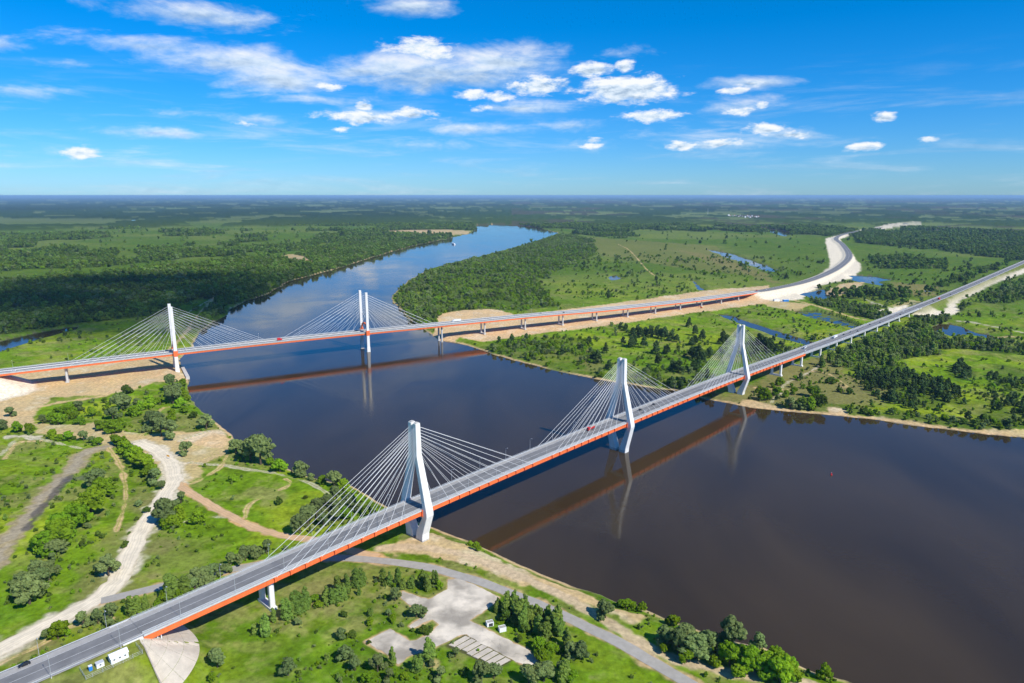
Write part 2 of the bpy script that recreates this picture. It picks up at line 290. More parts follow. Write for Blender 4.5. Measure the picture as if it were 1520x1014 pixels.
# pale shoals and woods, in plan
WOODS = [(GP(p, 8), d, s) for p, d, s in (
    ([(-60, 425), (0, 417), (74, 411), (147, 406), (212, 397), (290, 391), (400, 380), (480, 372), (560, 361), (650, 355), (617, 364), (557, 381), (519, 393), (475, 405), (434, 414), (400, 432), (370, 442), (330, 452), (300, 440), (230, 465), (150, 474), (100, 478), (30, 490), (-60, 498)], 1.0, 'deciduous'),
    ([(600, 430), (586, 442), (592, 456), (612, 474), (640, 482), (655, 466), (645, 452), (622, 440), (622, 424), (660, 406), (700, 396), (750, 384), (800, 372), (850, 362), (885, 358), (850, 348), (829, 348), (775, 366), (727, 379), (680, 391), (639, 402), (612, 418)], .95, 'willow'),
    ([(622, 440), (622, 424), (660, 406), (700, 396), (750, 384), (800, 372), (850, 362), (885, 362), (885, 377), (833, 398), (801, 414), (814, 437), (833, 452), (775, 458), (730, 458), (655, 466), (645, 452)], .62, 'light'),
    ([(1268, 347), (1302, 341), (1371, 344), (1530, 355), (1530, 380), (1487, 380), (1432, 366), (1371, 369), (1271, 359)], .75, 'deciduous'),
    ([(1288, 380), (1349, 379), (1404, 387), (1407, 398), (1362, 397), (1304, 397)], .9, 'deciduous'),
    ([(1362, 440), (1387, 428), (1459, 404), (1530, 376), (1530, 371), (1450, 402), (1380, 426)], .7, 'deciduous'),
    ([(1426, 458), (1450, 440), (1490, 424), (1530, 408), (1530, 440), (1490, 450), (1450, 446)], .7, 'willow'),
    ([(1212, 445), (1254, 442), (1272, 451), (1308, 456), (1331, 460), (1310, 472), (1290, 470), (1244, 460), (1219, 451)], .9, 'willow'),
    ([(1225, 536), (1255, 506), (1300, 492), (1329, 481), (1372, 492), (1416, 503), (1448, 500), (1490, 508), (1535, 506), (1535, 524), (1480, 520), (1440, 516), (1400, 512), (1380, 526), (1338, 530), (1336, 543), (1300, 550), (1262, 545)], .85, 'willow'),
    ([(1350, 466), (1380, 471), (1420, 466), (1400, 474), (1395, 480), (1372, 488), (1345, 480)], .85, 'willow'),
    ([(1265, 552), (1323, 546), (1393, 560), (1427, 587), (1398, 604), (1355, 601), (1288, 578)], .8, 'pine'),
    ([(1407, 545), (1430, 537), (1455, 553), (1420, 562)], .9, 'pine'), ([(1459, 550), (1490, 536), (1535, 545), (1535, 575), (1490, 566)], .6, 'pine'),
    ([(1290, 605), (1360, 606), (1440, 622), (1530, 620), (1530, 632), (1440, 637), (1360, 627), (1290, 619)], .95, 'bush'),
    ([(1160, 590), (1228, 592), (1290, 604), (1290, 617), (1228, 609), (1165, 605)], .62, 'bush'),
    ([(690, 510), (790, 500), (860, 497), (885, 515), (900, 552), (870, 556), (800, 538), (740, 520)], .5, 'bush'),
    ([(890, 560), (960, 545), (1040, 540), (1060, 560), (1060, 588), (1010, 580), (940, 572)], .33, 'bush'),
    ([(1070, 500), (1110, 495), (1150, 505), (1190, 515), (1150, 530), (1100, 540), (1070, 525)], .45, 'bush'),
    ([(1400, 590), (1460, 585), (1530, 592), (1530, 625), (1440, 622)], .4, 'pine'),
    ([(268, 482), (300, 462), (325, 440), (338, 448), (330, 462), (300, 485)], .7, 'willow'))]

def seg_frame(x, y, q, d, n):
    return (x - q[0]) * d[0] + (y - q[1]) * d[1], (x - q[0]) * n[0] + (y - q[1]) * n[1]

def water_sd(X, Y):
    sd = poly_sd(X, Y, RIVER, 120)
    for p in PONDS: sd = np.minimum(sd, poly_sd(X, Y, p, 60))
    r = np.hypot(X, Y)
    amp = np.clip(r / 500, 0.8, 6)
    return sd + fbm(X, Y, 14, 3, 5) * amp * 0.8 + fbm(X, Y, 60, 2, 6) * amp

def height(X, Y):
    X = np.atleast_1d(np.asarray(X, float)); Y = np.atleast_1d(np.asarray(Y, float))
    r = np.hypot(X, Y)
    land = 4 + 0.45 * fbm(X, Y, 70, 4, 1) + 0.25 * fbm(X, Y, 16, 2, 2)
    sd = water_sd(X, Y)
    bank = 0.02 + np.maximum(sd, 0) * 0.30
    z = np.where(sd < 0, np.maximum(-2.5, sd * 0.25 - 0.05), np.minimum(land, bank))
    m = poly_sd(X, Y, MARSH, 20); z = np.where(m < 0, 0.12 * fbm(X, Y, 9, 3, 9) + 0.01, z)
    # road embankments
    s, o = seg_frame(X, Y, NQ, ND, NN)
    k = (s < 0) & (np.abs(o) < 90)
    hw = 10.2 + 11.5 * sstep(-212, -206, s) * (1 - sstep(-172, -169, s))
    dist = np.hypot(np.maximum(s + 170.5, 0), np.where(o > 0, np.maximum(o - hw, 0), np.maximum(-10.2 - o, 0)))
    z = np.where(k, np.maximum(z, nz(s) - 0.35 - np.where(o > 10.2, 0.9 * sstep(10, 12, o), 0) - dist * 0.60), z)
    k = (s > 1100) & (np.abs(o) < 80)
    dist = np.hypot(np.maximum(1200 - s, 0), np.maximum(np.abs(o) - 10.5, 0))
    z = np.where(k, np.maximum(z, nz(s) - 0.35 - dist * 0.5), z)
    s, o = seg_frame(X, Y, FQ, FD, FN)
    k = (s < -120) & (np.abs(o) < 90)
    dist = np.hypot(np.maximum(s + 190, 0), np.maximum(np.abs(o) - 14, 0))
    z = np.where(k, np.maximum(z, fz(s) - 0.35 - dist * 0.55), z)
    p = FAR_ROAD; lo, hi = p.min(0) - 60, p.max(0) + 60
    k = np.nonzero((X > lo[0]) & (X < hi[0]) & (Y > lo[1]) & (Y < hi[1]))[0]
    if len(k):
        x, y, zz = X[k], Y[k], z[k]
        for i in range(len(p) - 1):
            dx, dy = p[i + 1] - p[i]; L2 = dx * dx + dy * dy
            t = np.clip(((x - p[i][0]) * dx + (y - p[i][1]) * dy) / L2, 0, 1)
            dd = np.hypot(x - p[i][0] - t * dx, y - p[i][1] - t * dy)
            zz = np.maximum(zz, FAR_ROAD_Z[i] * (1 - t) + FAR_ROAD_Z[i + 1] * t - 0.5 - np.maximum(dd - 14, 0) * 0.45)
        z[k] = zz
    return z

def far_forest(X, Y):                            # mosaic of woods and open land far from the river
    r = np.hypot(X, Y)
    f = fbm(X, Y * 0.6, 620, 4, 21) + 0.6 * fbm(X, Y, 200, 3, 22)
    left = sstep(200, -600, X); bias = 0.02 + 0.35 * sstep(3600, 6000, r) + 0.12 * sstep(8000, 16000, r)
    bias = bias - 0.75 * (1 - left) * sstep(4800, 3700, r) + .16 * left * sstep(4600, 3400, r)
    m = sstep(-0.10, 0.10, f + bias)
    m = m * sstep(1500, 1900, r)
    for p in MEADOW: m = m * sstep(-4, 14, poly_sd(X, Y, p, 30) + 10 * fbm(X, Y, 40, 2, 30))
    return m

C = lambda *a: np.array(a)
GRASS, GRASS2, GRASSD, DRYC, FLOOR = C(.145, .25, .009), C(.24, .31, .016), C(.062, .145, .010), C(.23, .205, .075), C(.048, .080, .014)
SANDC, SANDW, SANDO, MUDC, MUDD, WETC = C(.66, .45, .235), C(.74, .65, .48), C(.58, .345, .155), C(.36, .275, .17), C(.075, .07, .07), C(.20, .17, .12)
def landcover(X, Y):
    r = np.hypot(X, Y)
    n60, n20, n6, n250 = fbm(X, Y, 70, 4, 40), fbm(X, Y, 22, 3, 41), fbm(X, Y, 6, 3, 42), fbm(X, Y, 260, 3, 43)
    def mix(c, d, m): return c + (d - c) * np.asarray(m)[:, None]
    c = mix(np.tile(GRASS, (len(X), 1)), GRASS2, sstep(-.2, .6, n60 + .5 * n20))
    c = mix(c, GRASSD, .5 * sstep(.05, .6, n250 + .5 * n20 + .2 * n6))
    c = mix(c, DRYC, .62 * sstep(.12, .8, fbm(X, Y, 36, 4, 44) + .4 * n6))
    c = mix(c, C(.26, .27, .07), .45 * sstep(.2, .7, fbm(X * .5 + Y * .3, Y, 13, 3, 49)))
    c = c * (1 + .26 * n6 + .16 * n20 + .12 * fbm(X, Y, 2.6, 2, 50))[:, None]
    far = sstep(900, 2200, r)
    c = mix(c, mix(np.tile(C(.066, .125, .020), (len(X), 1)), C(.125, .165, .042), sstep(-.3, .5, fbm(X, Y, 420, 3, 45))), far * .8)
    ff = far_forest(X, Y)
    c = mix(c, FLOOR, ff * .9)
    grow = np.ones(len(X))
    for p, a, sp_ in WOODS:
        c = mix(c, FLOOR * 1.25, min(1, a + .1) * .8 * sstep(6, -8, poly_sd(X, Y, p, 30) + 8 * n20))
    for p, a in DRY:
        c = mix(c, DRYC * .9, a * sstep(.0, .6, .5 - poly_sd(X, Y, p, 40) / 30 + .5 * n20 + .25 * n6))
    for p, a in SAND:
        sd = poly_sd(X, Y, p, 40)
        m = a * sstep(.25, .62, .45 - sd / 9 + .34 * n20 + .22 * n6 + .15 * fbm(X, Y, 40, 3, 46))
        tone = sstep(-.5, .6, fbm(X, Y, 30, 4, 47))
        c = mix(c, mix(mix(np.tile(SANDC, (len(X), 1)), MUDC * 1.35, tone * .5), SANDW * .95, sstep(.2, .8, fbm(X, Y, 17, 3, 48)) * .45), m); grow = grow * (1 - .9 * sstep(.35, .7, m))
    sd = water_sd(X, Y)
    riv = poly_sd(X, Y, RIVER, 60)
    c = mix(c, SANDC * .95, .85 * sstep(4.5, 1.6, sd + 1.2 * n20) * (riv < 50) * sstep(-.3, .2, n60 + .3))
    c = mix(c, WETC, .8 * sstep(1.2, .2, sd))
    c = mix(c, C(.10, .09, .05), sstep(0.2, -1.0, sd))
    grow = grow * (sd > 3)
    m = poly_sd(X, Y, MARSH, 30); c = mix(c, C(.09, .12, .04), .8 * sstep(6, -6, m)); grow *= m > 0
    def track(c, pts, w, colr, amt, seed, rag=.3):
        d = line_d(X, Y, pts, w * 3 + 8)
        return mix(c, colr, amt * sstep(1, .45, d / w + rag * n6 + rag * fbm(X, Y, 11, 2, seed))), d
    c, d = track(c, MUD, 10, MUDC, .85, 60); grow *= d > 8
    c, d = track(c, MUD, 4.5, C(.36, .31, .23), .6, 61, .6); c, d = track(c, MUD_DARK, 3.6, MUDD, .75, 62, .35)
    e, d = track(c, smooth_line(GP([(100, 712), (128, 708)]), 3), 7, MUDD * 1.5, .6, 63, .5); c = e
    c, d = track(c, smooth_line(GP([(18, 648), (50, 650)]), 3), 6, SANDW * .8, .8, 64, .5)
    for i, t in enumerate(TRACKS):
        wide = 2.0 if i not in (14, 15, 16, 12, 13, 22) else 4.5
        c, d = track(c, t, wide, SANDC if i % 3 else SANDW * .75, .75, 65 + i, .45); grow *= d > wide + 1
        if wide < 3: c = mix(c, GRASS2 * .9, .6 * (d < .45) * (r < 900))
    for pts, w, colr in ((WHITE_ROAD, 11, SANDW * .85), (PAVED_ROAD, 5.8, SANDC * .8), (ORANGE_ROAD, 4.8, SANDO * 1.1), (BANK_TRACK, 4.5, MUDC * 1.5)):
        c, d = track(c, pts, w, colr, .9, 97, .28); grow *= d > w + 1.5
    for p in WHITE_FILL:
        sd_ = poly_sd(X, Y, p, 40); c = mix(c, SANDW, sstep(5, -3, sd_ + 3.5 * n20 + 1.5 * n6)); grow *= sd_ > 3
    sd_ = poly_sd(X, Y, PLAZA, 20); c = mix(c, SANDC * .85, sstep(1.6, -.3, sd_ + .8 * n6)); grow *= sd_ > 2.0
    c = mix(c, C(.085, .085, .035), .9 * sstep(.6, -.2, poly_sd(X, Y, GP([(690, 942), (761, 979.5), (739, 992.5), (661, 958)]), 10)))
    # embankment shoulders of the east and far roads
    s, o = seg_frame(X, Y, NQ, ND, NN)
    c = mix(c, C(.17, .18, .05), .75 * (s > 1190) * sstep(34, 12, np.abs(o)) * (o > 0))
    d = line_d(X, Y, FAR_ROAD, 120); grow *= d > 46
    grow *= np.hypot(s + 170, np.maximum(np.abs(o) - 9, 0)) > 31
    grow *= ~((s > -215) & (s < -165) & (o > 0) & (o < 24))
    grow *= ~((np.abs(o) < 16) & (s > -420) & (s < 5000))
    s, o = seg_frame(X, Y, FQ, FD, FN); o = o + foff(s); grow *= ~((np.abs(o) < 24) & (s > -420) & (s < 1200))
    return np.clip(c, .008, .9), grow, ff

# ------------------------------------------------------------------ object helpers
def tag(o, label=None, cat=None, group=None, kind=None):
    if label: o['label'] = label
    if cat: o['category'] = cat
    if group: o['group'] = group
    if kind: o['kind'] = kind
    return o
def wbasis(o): return (wbasis(o.parent) @ o.matrix_parent_inverse if o.parent else Matrix()) @ o.matrix_basis
def link(name, me, parent=None, mat=None, local=False):
    o = bpy.data.objects.new(name, me); col.objects.link(o)
    if mat is not None and me is not None and len(me.materials) == 0: me.materials.append(mat)
    if parent is not None:
        o.parent = parent
        if not local: o.matrix_parent_inverse = wbasis(parent).inverted()     # mesh is in world coordinates
    return o
def empty(name, loc=(0, 0, 0), rz=0.0, parent=None):
    o = bpy.data.objects.new(name, None); col.objects.link(o); o.location = loc; o.rotation_euler = (0, 0, rz)
    o.empty_display_size = 1.0
    if parent is not None: o.parent = parent
    return o
def mesh(name, v, f, smooth=False):
    me = bpy.data.meshes.new(name); me.from_pydata([tuple(p) for p in v], [], f); me.update()
    if smooth:
        for p in me.polygons: p.use_smooth = True
    return me
class MB:
    def __init__(s): s.v, s.f = [], []
    def add(s, v, f):
        b = len(s.v); s.v += [tuple(p) for p in v]; s.f += [tuple(i + b for i in q) for q in f]; return s
    def box(s, cx, cy, cz, sx, sy, sz, M=None):
        v = [Vector((cx + i * sx / 2, cy + j * sy / 2, cz + k * sz / 2)) for k in (-1, 1) for j in (-1, 1) for i in (-1, 1)]
        if M is not None: v = [M @ p for p in v]
        return s.add(v, [(0, 2, 3, 1), (4, 5, 7, 6), (0, 1, 5, 4), (2, 6, 7, 3), (0, 4, 6, 2), (1, 3, 7, 5)])
    def loft(s, rings, cap=True):
        b = len(s.v); n = len(rings[0])
        for r_ in rings: s.v += [tuple(p) for p in r_]
        for i in range(len(rings) - 1):
            for k in range(n): s.f.append((b + i * n + k, b + i * n + (k + 1) % n, b + (i + 1) * n + (k + 1) % n, b + (i + 1) * n + k))
        if cap: s.f.append(tuple(b + k for k in reversed(range(n)))); s.f.append(tuple(b + (len(rings) - 1) * n + k for k in range(n)))
        return s
    def cyl(s, p0, p1, r0, r1=None, n=8):
        p0, p1 = Vector(p0), Vector(p1); r1 = r0 if r1 is None else r1
        qd = (p1 - p0).to_track_quat('Z', 'Y')
        return s.loft([[p + qd @ Vector((r_ * math.cos(2 * math.pi * k / n), r_ * math.sin(2 * math.pi * k / n), 0)) for k in range(n)] for p, r_ in ((p0, r0), (p1, r1))])
    def build(s, name, mat, parent=None, smooth=False, local=False):
        return link(name, mesh(name, s.v, s.f, smooth), parent, mat, local)

# ------------------------------------------------------------------ materials
def pmat(name, base, rough=0.8, noise=None, var=0.25, bump=0.0, bscale=None, spec=0.3, metallic=0.0, streak=0.0):
    m = bpy.data.materials.new(name); m.use_nodes = True; nt = m.node_tree; b = nt.nodes['Principled BSDF']
    b.inputs['Roughness'].default_value = rough; b.inputs['Specular IOR Level'].default_value = spec; b.inputs['Metallic'].default_value = metallic
    if noise is None:
        b.inputs['Base Color'].default_value = (*base, 1); return m
    g = nd(nt, 'ShaderNodeNewGeometry'); n = nd(nt, 'ShaderNodeTexNoise'); n.inputs['Scale'].default_value = noise; n.inputs['Detail'].default_value = 5; n.inputs['Roughness'].default_value = 0.65
    nt.links.new(g.outputs['Position'], n.inputs['Vector'])
    f = n.outputs[0]
    if streak:
        st = nd(nt, 'ShaderNodeTexNoise'); st.inputs['Scale'].default_value = 1.0; st.inputs['Detail'].default_value = 4
        nt.links.new(vmth(nt, 'MULTIPLY', g.outputs['Position'], (0.9, 0.9, 0.06)), st.inputs['Vector'])
        f = mth(nt, 'ADD', mth(nt, 'MULTIPLY', f, 1 - streak), mth(nt, 'MULTIPLY', st.outputs[0], streak))
    mr = nd(nt, 'ShaderNodeMapRange'); nt.links.new(f, mr.inputs[0]); mr.inputs[1].default_value = 0.25; mr.inputs[2].default_value = 0.75
    mr.inputs[3].default_value = 1 - var; mr.inputs[4].default_value = 1 + var
    c = vmth(nt, 'SCALE', None); sc = c.node; sc.inputs[0].default_value = base; nt.links.new(mr.outputs[0], sc.inputs['Scale'])
    nt.links.new(sc.outputs[0], b.inputs['Base Color'])
    if bump:
        bn = nd(nt, 'ShaderNodeBump'); bn.inputs['Strength'].default_value = 1.0; bn.inputs['Distance'].default_value = bump
        n2 = nd(nt, 'ShaderNodeTexNoise'); n2.inputs['Scale'].default_value = bscale or noise * 4; n2.inputs['Detail'].default_value = 3
        nt.links.new(g.outputs['Position'], n2.inputs['Vector']); nt.links.new(n2.outputs[0], bn.inputs['Height']); nt.links.new(bn.outputs[0], b.inputs['Normal'])
    return m
M_conc = pmat('white_concrete', (.78, .77, .74), .8, .25, .16, streak=.6)
M_conc_base = pmat('stained_concrete', (.52, .50, .46), .85, .4, .25, streak=.4)
M_deck = pmat('deck_concrete', (.56, .56, .55), .85, .5, .14)
M_cornice = pmat('cornice_concrete', (.55, .54, .51), .8, .5, .14)
M_asphalt = pmat('asphalt', (.19, .188, .184), .9, .12, .25)
M_asphalt_old = pmat('worn_asphalt', (.36, .335, .29), .9, .3, .16)
M_asphalt_far = pmat('road_asphalt', (.17, .168, .165), .9, .1, .14)
M_shoulder = pmat('road_shoulder', (.36, .345, .32), .9, .35, .16)
M_line = pmat('road_paint', (.52, .52, .50), .6, 1.2, .25)
M_orange = pmat('orange_steel', (.84, .17, .045), .6, .25, .22, spec=.35, streak=.5)
M_steel = pmat('galvanised_steel', (.55, .57, .58), .5, 1.0, .12, metallic=.2)
M_cable = pmat('white_cable', (.80, .80, .79), .5)
M_dark = pmat('dark_metal_and_shade', (.05, .05, .055), .6)
M_white = pmat('white_paint', (.80, .81, .82), .45, .8, .06)
M_blue = pmat('blue_plastic', (.03, .22, .62), .4, .8, .1)
M_red = pmat('red_paint', (.62, .03, .03), .35, .8, .1)
M_glass = pmat('vehicle_glass', (.02, .025, .03), .08, spec=.6)
M_tyre = pmat('tyre_rubber', (.02, .02, .02), .85)
M_black = pmat('black_paint', (.018, .019, .022), .25, spec=.6)
M_grey = pmat('grey_paint', (.22, .23, .24), .3, spec=.5)
M_silver = pmat('silver_paint', (.55, .56, .57), .3, spec=.5)
M_yellow = pmat('yellow_paint', (.75, .36, .02), .45, .8, .1)
M_roof = pmat('roof_sheet', (.28, .13, .09), .7, .5, .2)
M_gravel = pmat('pale_gravel', (.76, .66, .49), .95, .16, .18, .05, 1.2)
def rutted(m, edge, ruts, depth):
    """wheel ruts and soil creeping in from the edges, across the width of a track"""
    nt = m.node_tree; b = nt.nodes['Principled BSDF']; src_ = b.inputs['Base Color'].links[0].from_socket
    a = nd(nt, 'ShaderNodeAttribute', attribute_name='across'); g = nd(nt, 'ShaderNodeNewGeometry')
    n = nd(nt, 'ShaderNodeTexNoise'); n.inputs['Scale'].default_value = .16; n.inputs['Detail'].default_value = 6; nt.links.new(g.outputs['Position'], n.inputs['Vector'])
    t = mth(nt, 'MULTIPLY_ADD', mth(nt, 'SUBTRACT', n.outputs[0], .5), .22, a.outputs['Fac'])
    v = None
    for r_ in ruts:
        k = mth(nt, 'MULTIPLY_ADD', mth(nt, 'ABSOLUTE', mth(nt, 'SUBTRACT', t, r_)), -18.0, 1.0, clamp=True); v = k if v is None else mth(nt, 'MAXIMUM', v, k)
    sc = vmth(nt, 'SCALE', src_).node; nt.links.new(mth(nt, 'MULTIPLY_ADD', v, -depth, 1.0), sc.inputs['Scale'])
    e_ = mth(nt, 'MULTIPLY_ADD', mth(nt, 'ABSOLUTE', mth(nt, 'SUBTRACT', t, .5)), 5.0, mth(nt, 'MULTIPLY_ADD', n.outputs[0], 2.2, -2.95), clamp=True)
    mx = nd(nt, 'ShaderNodeMix', data_type='RGBA'); nt.links.new(e_, mx.inputs[0]); nt.links.new(sc.outputs[0], mx.inputs[6]); mx.inputs[7].default_value = (*edge, 1); nt.links.new(mx.outputs[2], b.inputs['Base Color']); return m
M_gravel = rutted(M_gravel, (.44, .37, .24), (.28, .40, .58, .70), .16)
M_orange_dirt = pmat('orange_dirt', (.60, .39, .21), .95, .14, .18, .05, 1.0)
M_plaza = pmat('bleached_concrete', (.53, .475, .385), .9, .10, .20, .02, 1.5)
def worn_slab(name, base, cell):
    m = pmat(name, base, .9, .09, .20, .02, 1.5); nt = m.node_tree; b = nt.nodes['Principled BSDF']; src_ = b.inputs['Base Color'].links[0].from_socket
    g = nd(nt, 'ShaderNodeNewGeometry'); n = nd(nt, 'ShaderNodeTexNoise'); n.inputs['Scale'].default_value = .08; n.inputs['Detail'].default_value = 9; nt.links.new(g.outputs['Position'], n.inputs['Vector'])
    v = nd(nt, 'ShaderNodeTexVoronoi', feature='DISTANCE_TO_EDGE'); v.inputs['Scale'].default_value = 1 / cell
    wob = nd(nt, 'ShaderNodeTexNoise'); wob.inputs['Scale'].default_value = .25; nt.links.new(g.outputs['Position'], wob.inputs['Vector'])
    nt.links.new(vmth(nt, 'ADD', g.outputs['Position'], vmth(nt, 'MULTIPLY', wob.outputs['Color'], (5., 5., 0.))), v.inputs['Vector'])
    crack = mth(nt, 'MULTIPLY_ADD', mth(nt, 'LESS_THAN', v.outputs[0], .007), -.16, 1.0)
    st = nd(nt, 'ShaderNodeMapRange'); nt.links.new(n.outputs[0], st.inputs[0]); st.inputs[1].default_value = .38; st.inputs[2].default_value = .60; st.inputs[3].default_value = .58; st.inputs[4].default_value = 1.14
    sc = vmth(nt, 'SCALE', src_).node; nt.links.new(mth(nt, 'MULTIPLY', crack, st.outputs[0]), sc.inputs['Scale']); nt.links.new(sc.outputs[0], b.inputs['Base Color']); return m
M_plaza = worn_slab('bleached_concrete', (.60, .53, .42), 14.0)
M_orange_dirt = rutted(M_orange_dirt, (.40, .31, .17), (.33, .64), .18)
M_slab = pmat('slab_concrete', (.55, .485, .39), .9, .2, .2)
M_bark = pmat('bark', (.10, .075, .05), .9, 1.0, .3)

def leaf_mat(name, base, trans=.3, hv=.012, vv=.45):
    m = bpy.data.materials.new(name); m.use_nodes = True; nt = m.node_tree; nt.nodes.remove(nt.nodes['Principled BSDF'])
    oi = nd(nt, 'ShaderNodeObjectInfo'); g = nd(nt, 'ShaderNodeNewGeometry')
    n = nd(nt, 'ShaderNodeTexNoise'); n.inputs['Scale'].default_value = .45; n.inputs['Detail'].default_value = 2; nt.links.new(g.outputs['Position'], n.inputs['Vector'])
    n2 = nd(nt, 'ShaderNodeTexNoise'); n2.inputs['Scale'].default_value = .012; nt.links.new(g.outputs['Position'], n2.inputs['Vector'])
    h = nd(nt, 'ShaderNodeHueSaturation'); h.inputs['Color'].default_value = (*base, 1)
    nt.links.new(mth(nt, 'MULTIPLY_ADD', mth(nt, 'SUBTRACT', oi.outputs['Random'], .5), hv * 2, .5), h.inputs['Hue'])
    r1 = mth(nt, 'MULTIPLY_ADD', mth(nt, 'FRACT', mth(nt, 'MULTIPLY', oi.outputs['Random'], 37.7)), vv, 1 - vv / 2)
    v = mth(nt, 'MULTIPLY', r1, mth(nt, 'MULTIPLY', mth(nt, 'MULTIPLY_ADD', n.outputs[0], .7, .65), mth(nt, 'MULTIPLY_ADD', n2.outputs[0], 1.5, .25)))
    nt.links.new(v, h.inputs['Value'])
    d = nd(nt, 'ShaderNodeBsdfDiffuse'); t = nd(nt, 'ShaderNodeBsdfTranslucent'); mx = nd(nt, 'ShaderNodeMixShader'); mx.inputs[0].default_value = trans
    nt.links.new(h.outputs[0], d.inputs[0])
    nt.links.new(h.outputs[0], t.inputs[0]); nt.links.new(d.outputs[0], mx.inputs[1]); nt.links.new(t.outputs[0], mx.inputs[2])
    out = nt.nodes['Material Output']; nt.links.new(mx.outputs[0], out.inputs[0]); return m
LM = {'willow': leaf_mat('willow_leaves', (.22, .29, .095), .4), 'bush': leaf_mat('bush_leaves', (.20, .33, .016), .4), 'poplar': leaf_mat('poplar_leaves', (.21, .31, .055), .4),
      'dark': leaf_mat('dark_leaves', (.115, .185, .026), .35), 'pine': leaf_mat('pine_needles', (.07, .12, .034), .15), 'deciduous': leaf_mat('wood_leaves', (.15, .245, .036), .35)}

# ------------------------------------------------------------------ ground sheet
def ground_grid():
    rs = [0.0, 60, 120, 180, 225]; r = 250.0
    while r < 150000:
        rs.append(r); r += max(.75, .72 * r * r / (CAM_H * 682)) if r < 9000 else max(1, .95 * r * r / (CAM_H * 682))
    rs[-1] = 150000
    fine = np.arange(-41.5, 41.51, 0.074); coarse = np.concatenate([np.arange(-180, -42, 3.0)]), np.arange(44.5, 180, 3.0)
    th = np.radians(np.concatenate([coarse[0], fine, coarse[1]]))
    return np.array(rs[1:]), th
GR, GT = ground_grid()
RR, TT = np.meshgrid(GR, GT, indexing='ij')
gx, gy = (RR * np.sin(TT)).ravel(), (RR * np.cos(TT)).ravel()
gz = height(gx, gy)
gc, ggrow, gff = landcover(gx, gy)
grr = np.hypot(gx, gy)
canopy = gff * sstep(4700, 5200, grr) * (water_sd(gx, gy) > 20)
gz = gz + canopy * (10 + 5 * fbm(gx, gy, 60, 3, 70)) * (1 + .0 * grr)
# broken-up far colours: fields, clearings, brown leafless woods
nt_ = fbm(gx, gy * .4, 1500, 4, 71)
farw = sstep(4500, 8000, grr)[:, None]
gc = gc * (1 - farw) + farw * (np.where((gff > .5)[:, None], C(.03, .06, .018), C(.12, .16, .055)) * (1 + .35 * nt_)[:, None])
brown = sstep(.15, .5, fbm(gx - 400, gy * .5, 700, 3, 72)) * gff * sstep(2800, 3600, grr) * (gx > 0)
gc = gc + (C(.085, .075, .055) - gc) * (brown * .7)[:, None]
nr, ntz = len(GR), len(GT)
idx = np.arange(nr * ntz).reshape(nr, ntz)
a_, b_ = idx[:-1, :], idx[1:, :]
quads = np.stack([a_, np.roll(a_, -1, 1), np.roll(b_, -1, 1), b_], -1).reshape(-1, 4)[:, ::-1]
gm = bpy.data.meshes.new('ground')
gm.vertices.add(len(gx)); gm.vertices.foreach_set('co', np.stack([gx, gy, gz], -1).astype(np.float32).ravel())
gm.loops.add(quads.size); gm.loops.foreach_set('vertex_index', quads.astype(np.int32).ravel())
gm.polygons.add(len(quads)); gm.polygons.foreach_set('loop_start', np.arange(0, quads.size, 4, dtype=np.int32)); gm.polygons.foreach_set('loop_total', np.full(len(quads), 4, np.int32))
gm.polygons.foreach_set('use_smooth', np.ones(len(quads), bool))
gm.update(calc_edges=True)
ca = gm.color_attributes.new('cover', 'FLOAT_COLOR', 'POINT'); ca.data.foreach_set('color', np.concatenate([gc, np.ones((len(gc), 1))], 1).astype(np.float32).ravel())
mg = bpy.data.materials.new('land'); mg.use_nodes = True; nt = mg.node_tree; b = nt.nodes['Principled BSDF']
b.inputs['Roughness'].default_value = .95; b.inputs['Specular IOR Level'].default_value = 0.0
va = nd(nt, 'ShaderNodeVertexColor', layer_name='cover'); ge = nd(nt, 'ShaderNodeNewGeometry')
na = nd(nt, 'ShaderNodeTexNoise'); na.inputs['Scale'].default_value = .30; na.inputs['Detail'].default_value = 7; na.inputs['Roughness'].default_value = .7
nt.links.new(ge.outputs['Position'], na.inputs['Vector'])
fm = nd(nt, 'ShaderNodeMapRange'); nt.links.new(na.outputs[0], fm.inputs[0]); fm.inputs[1].default_value = .25; fm.inputs[2].default_value = .75; fm.inputs[3].default_value = .55; fm.inputs[4].default_value = 1.45
gs = vmth(nt, 'SCALE', va.outputs[0]).node; nt.links.new(fm.outputs[0], gs.inputs['Scale']); nt.links.new(gs.outputs[0], b.inputs['Base Color'])
bp = nd(nt, 'ShaderNodeBump'); bp.inputs['Distance'].default_value = .35; bp.inputs['Strength'].default_value = .8; nt.links.new(na.outputs[0], bp.inputs['Height']); nt.links.new(bp.outputs[0], b.inputs['Normal'])
gm.materials.append(mg)
ground = tag(link('ground', gm), 'green meadow and flood plain land with sandy patches and tracks', 'ground', kind='structure')

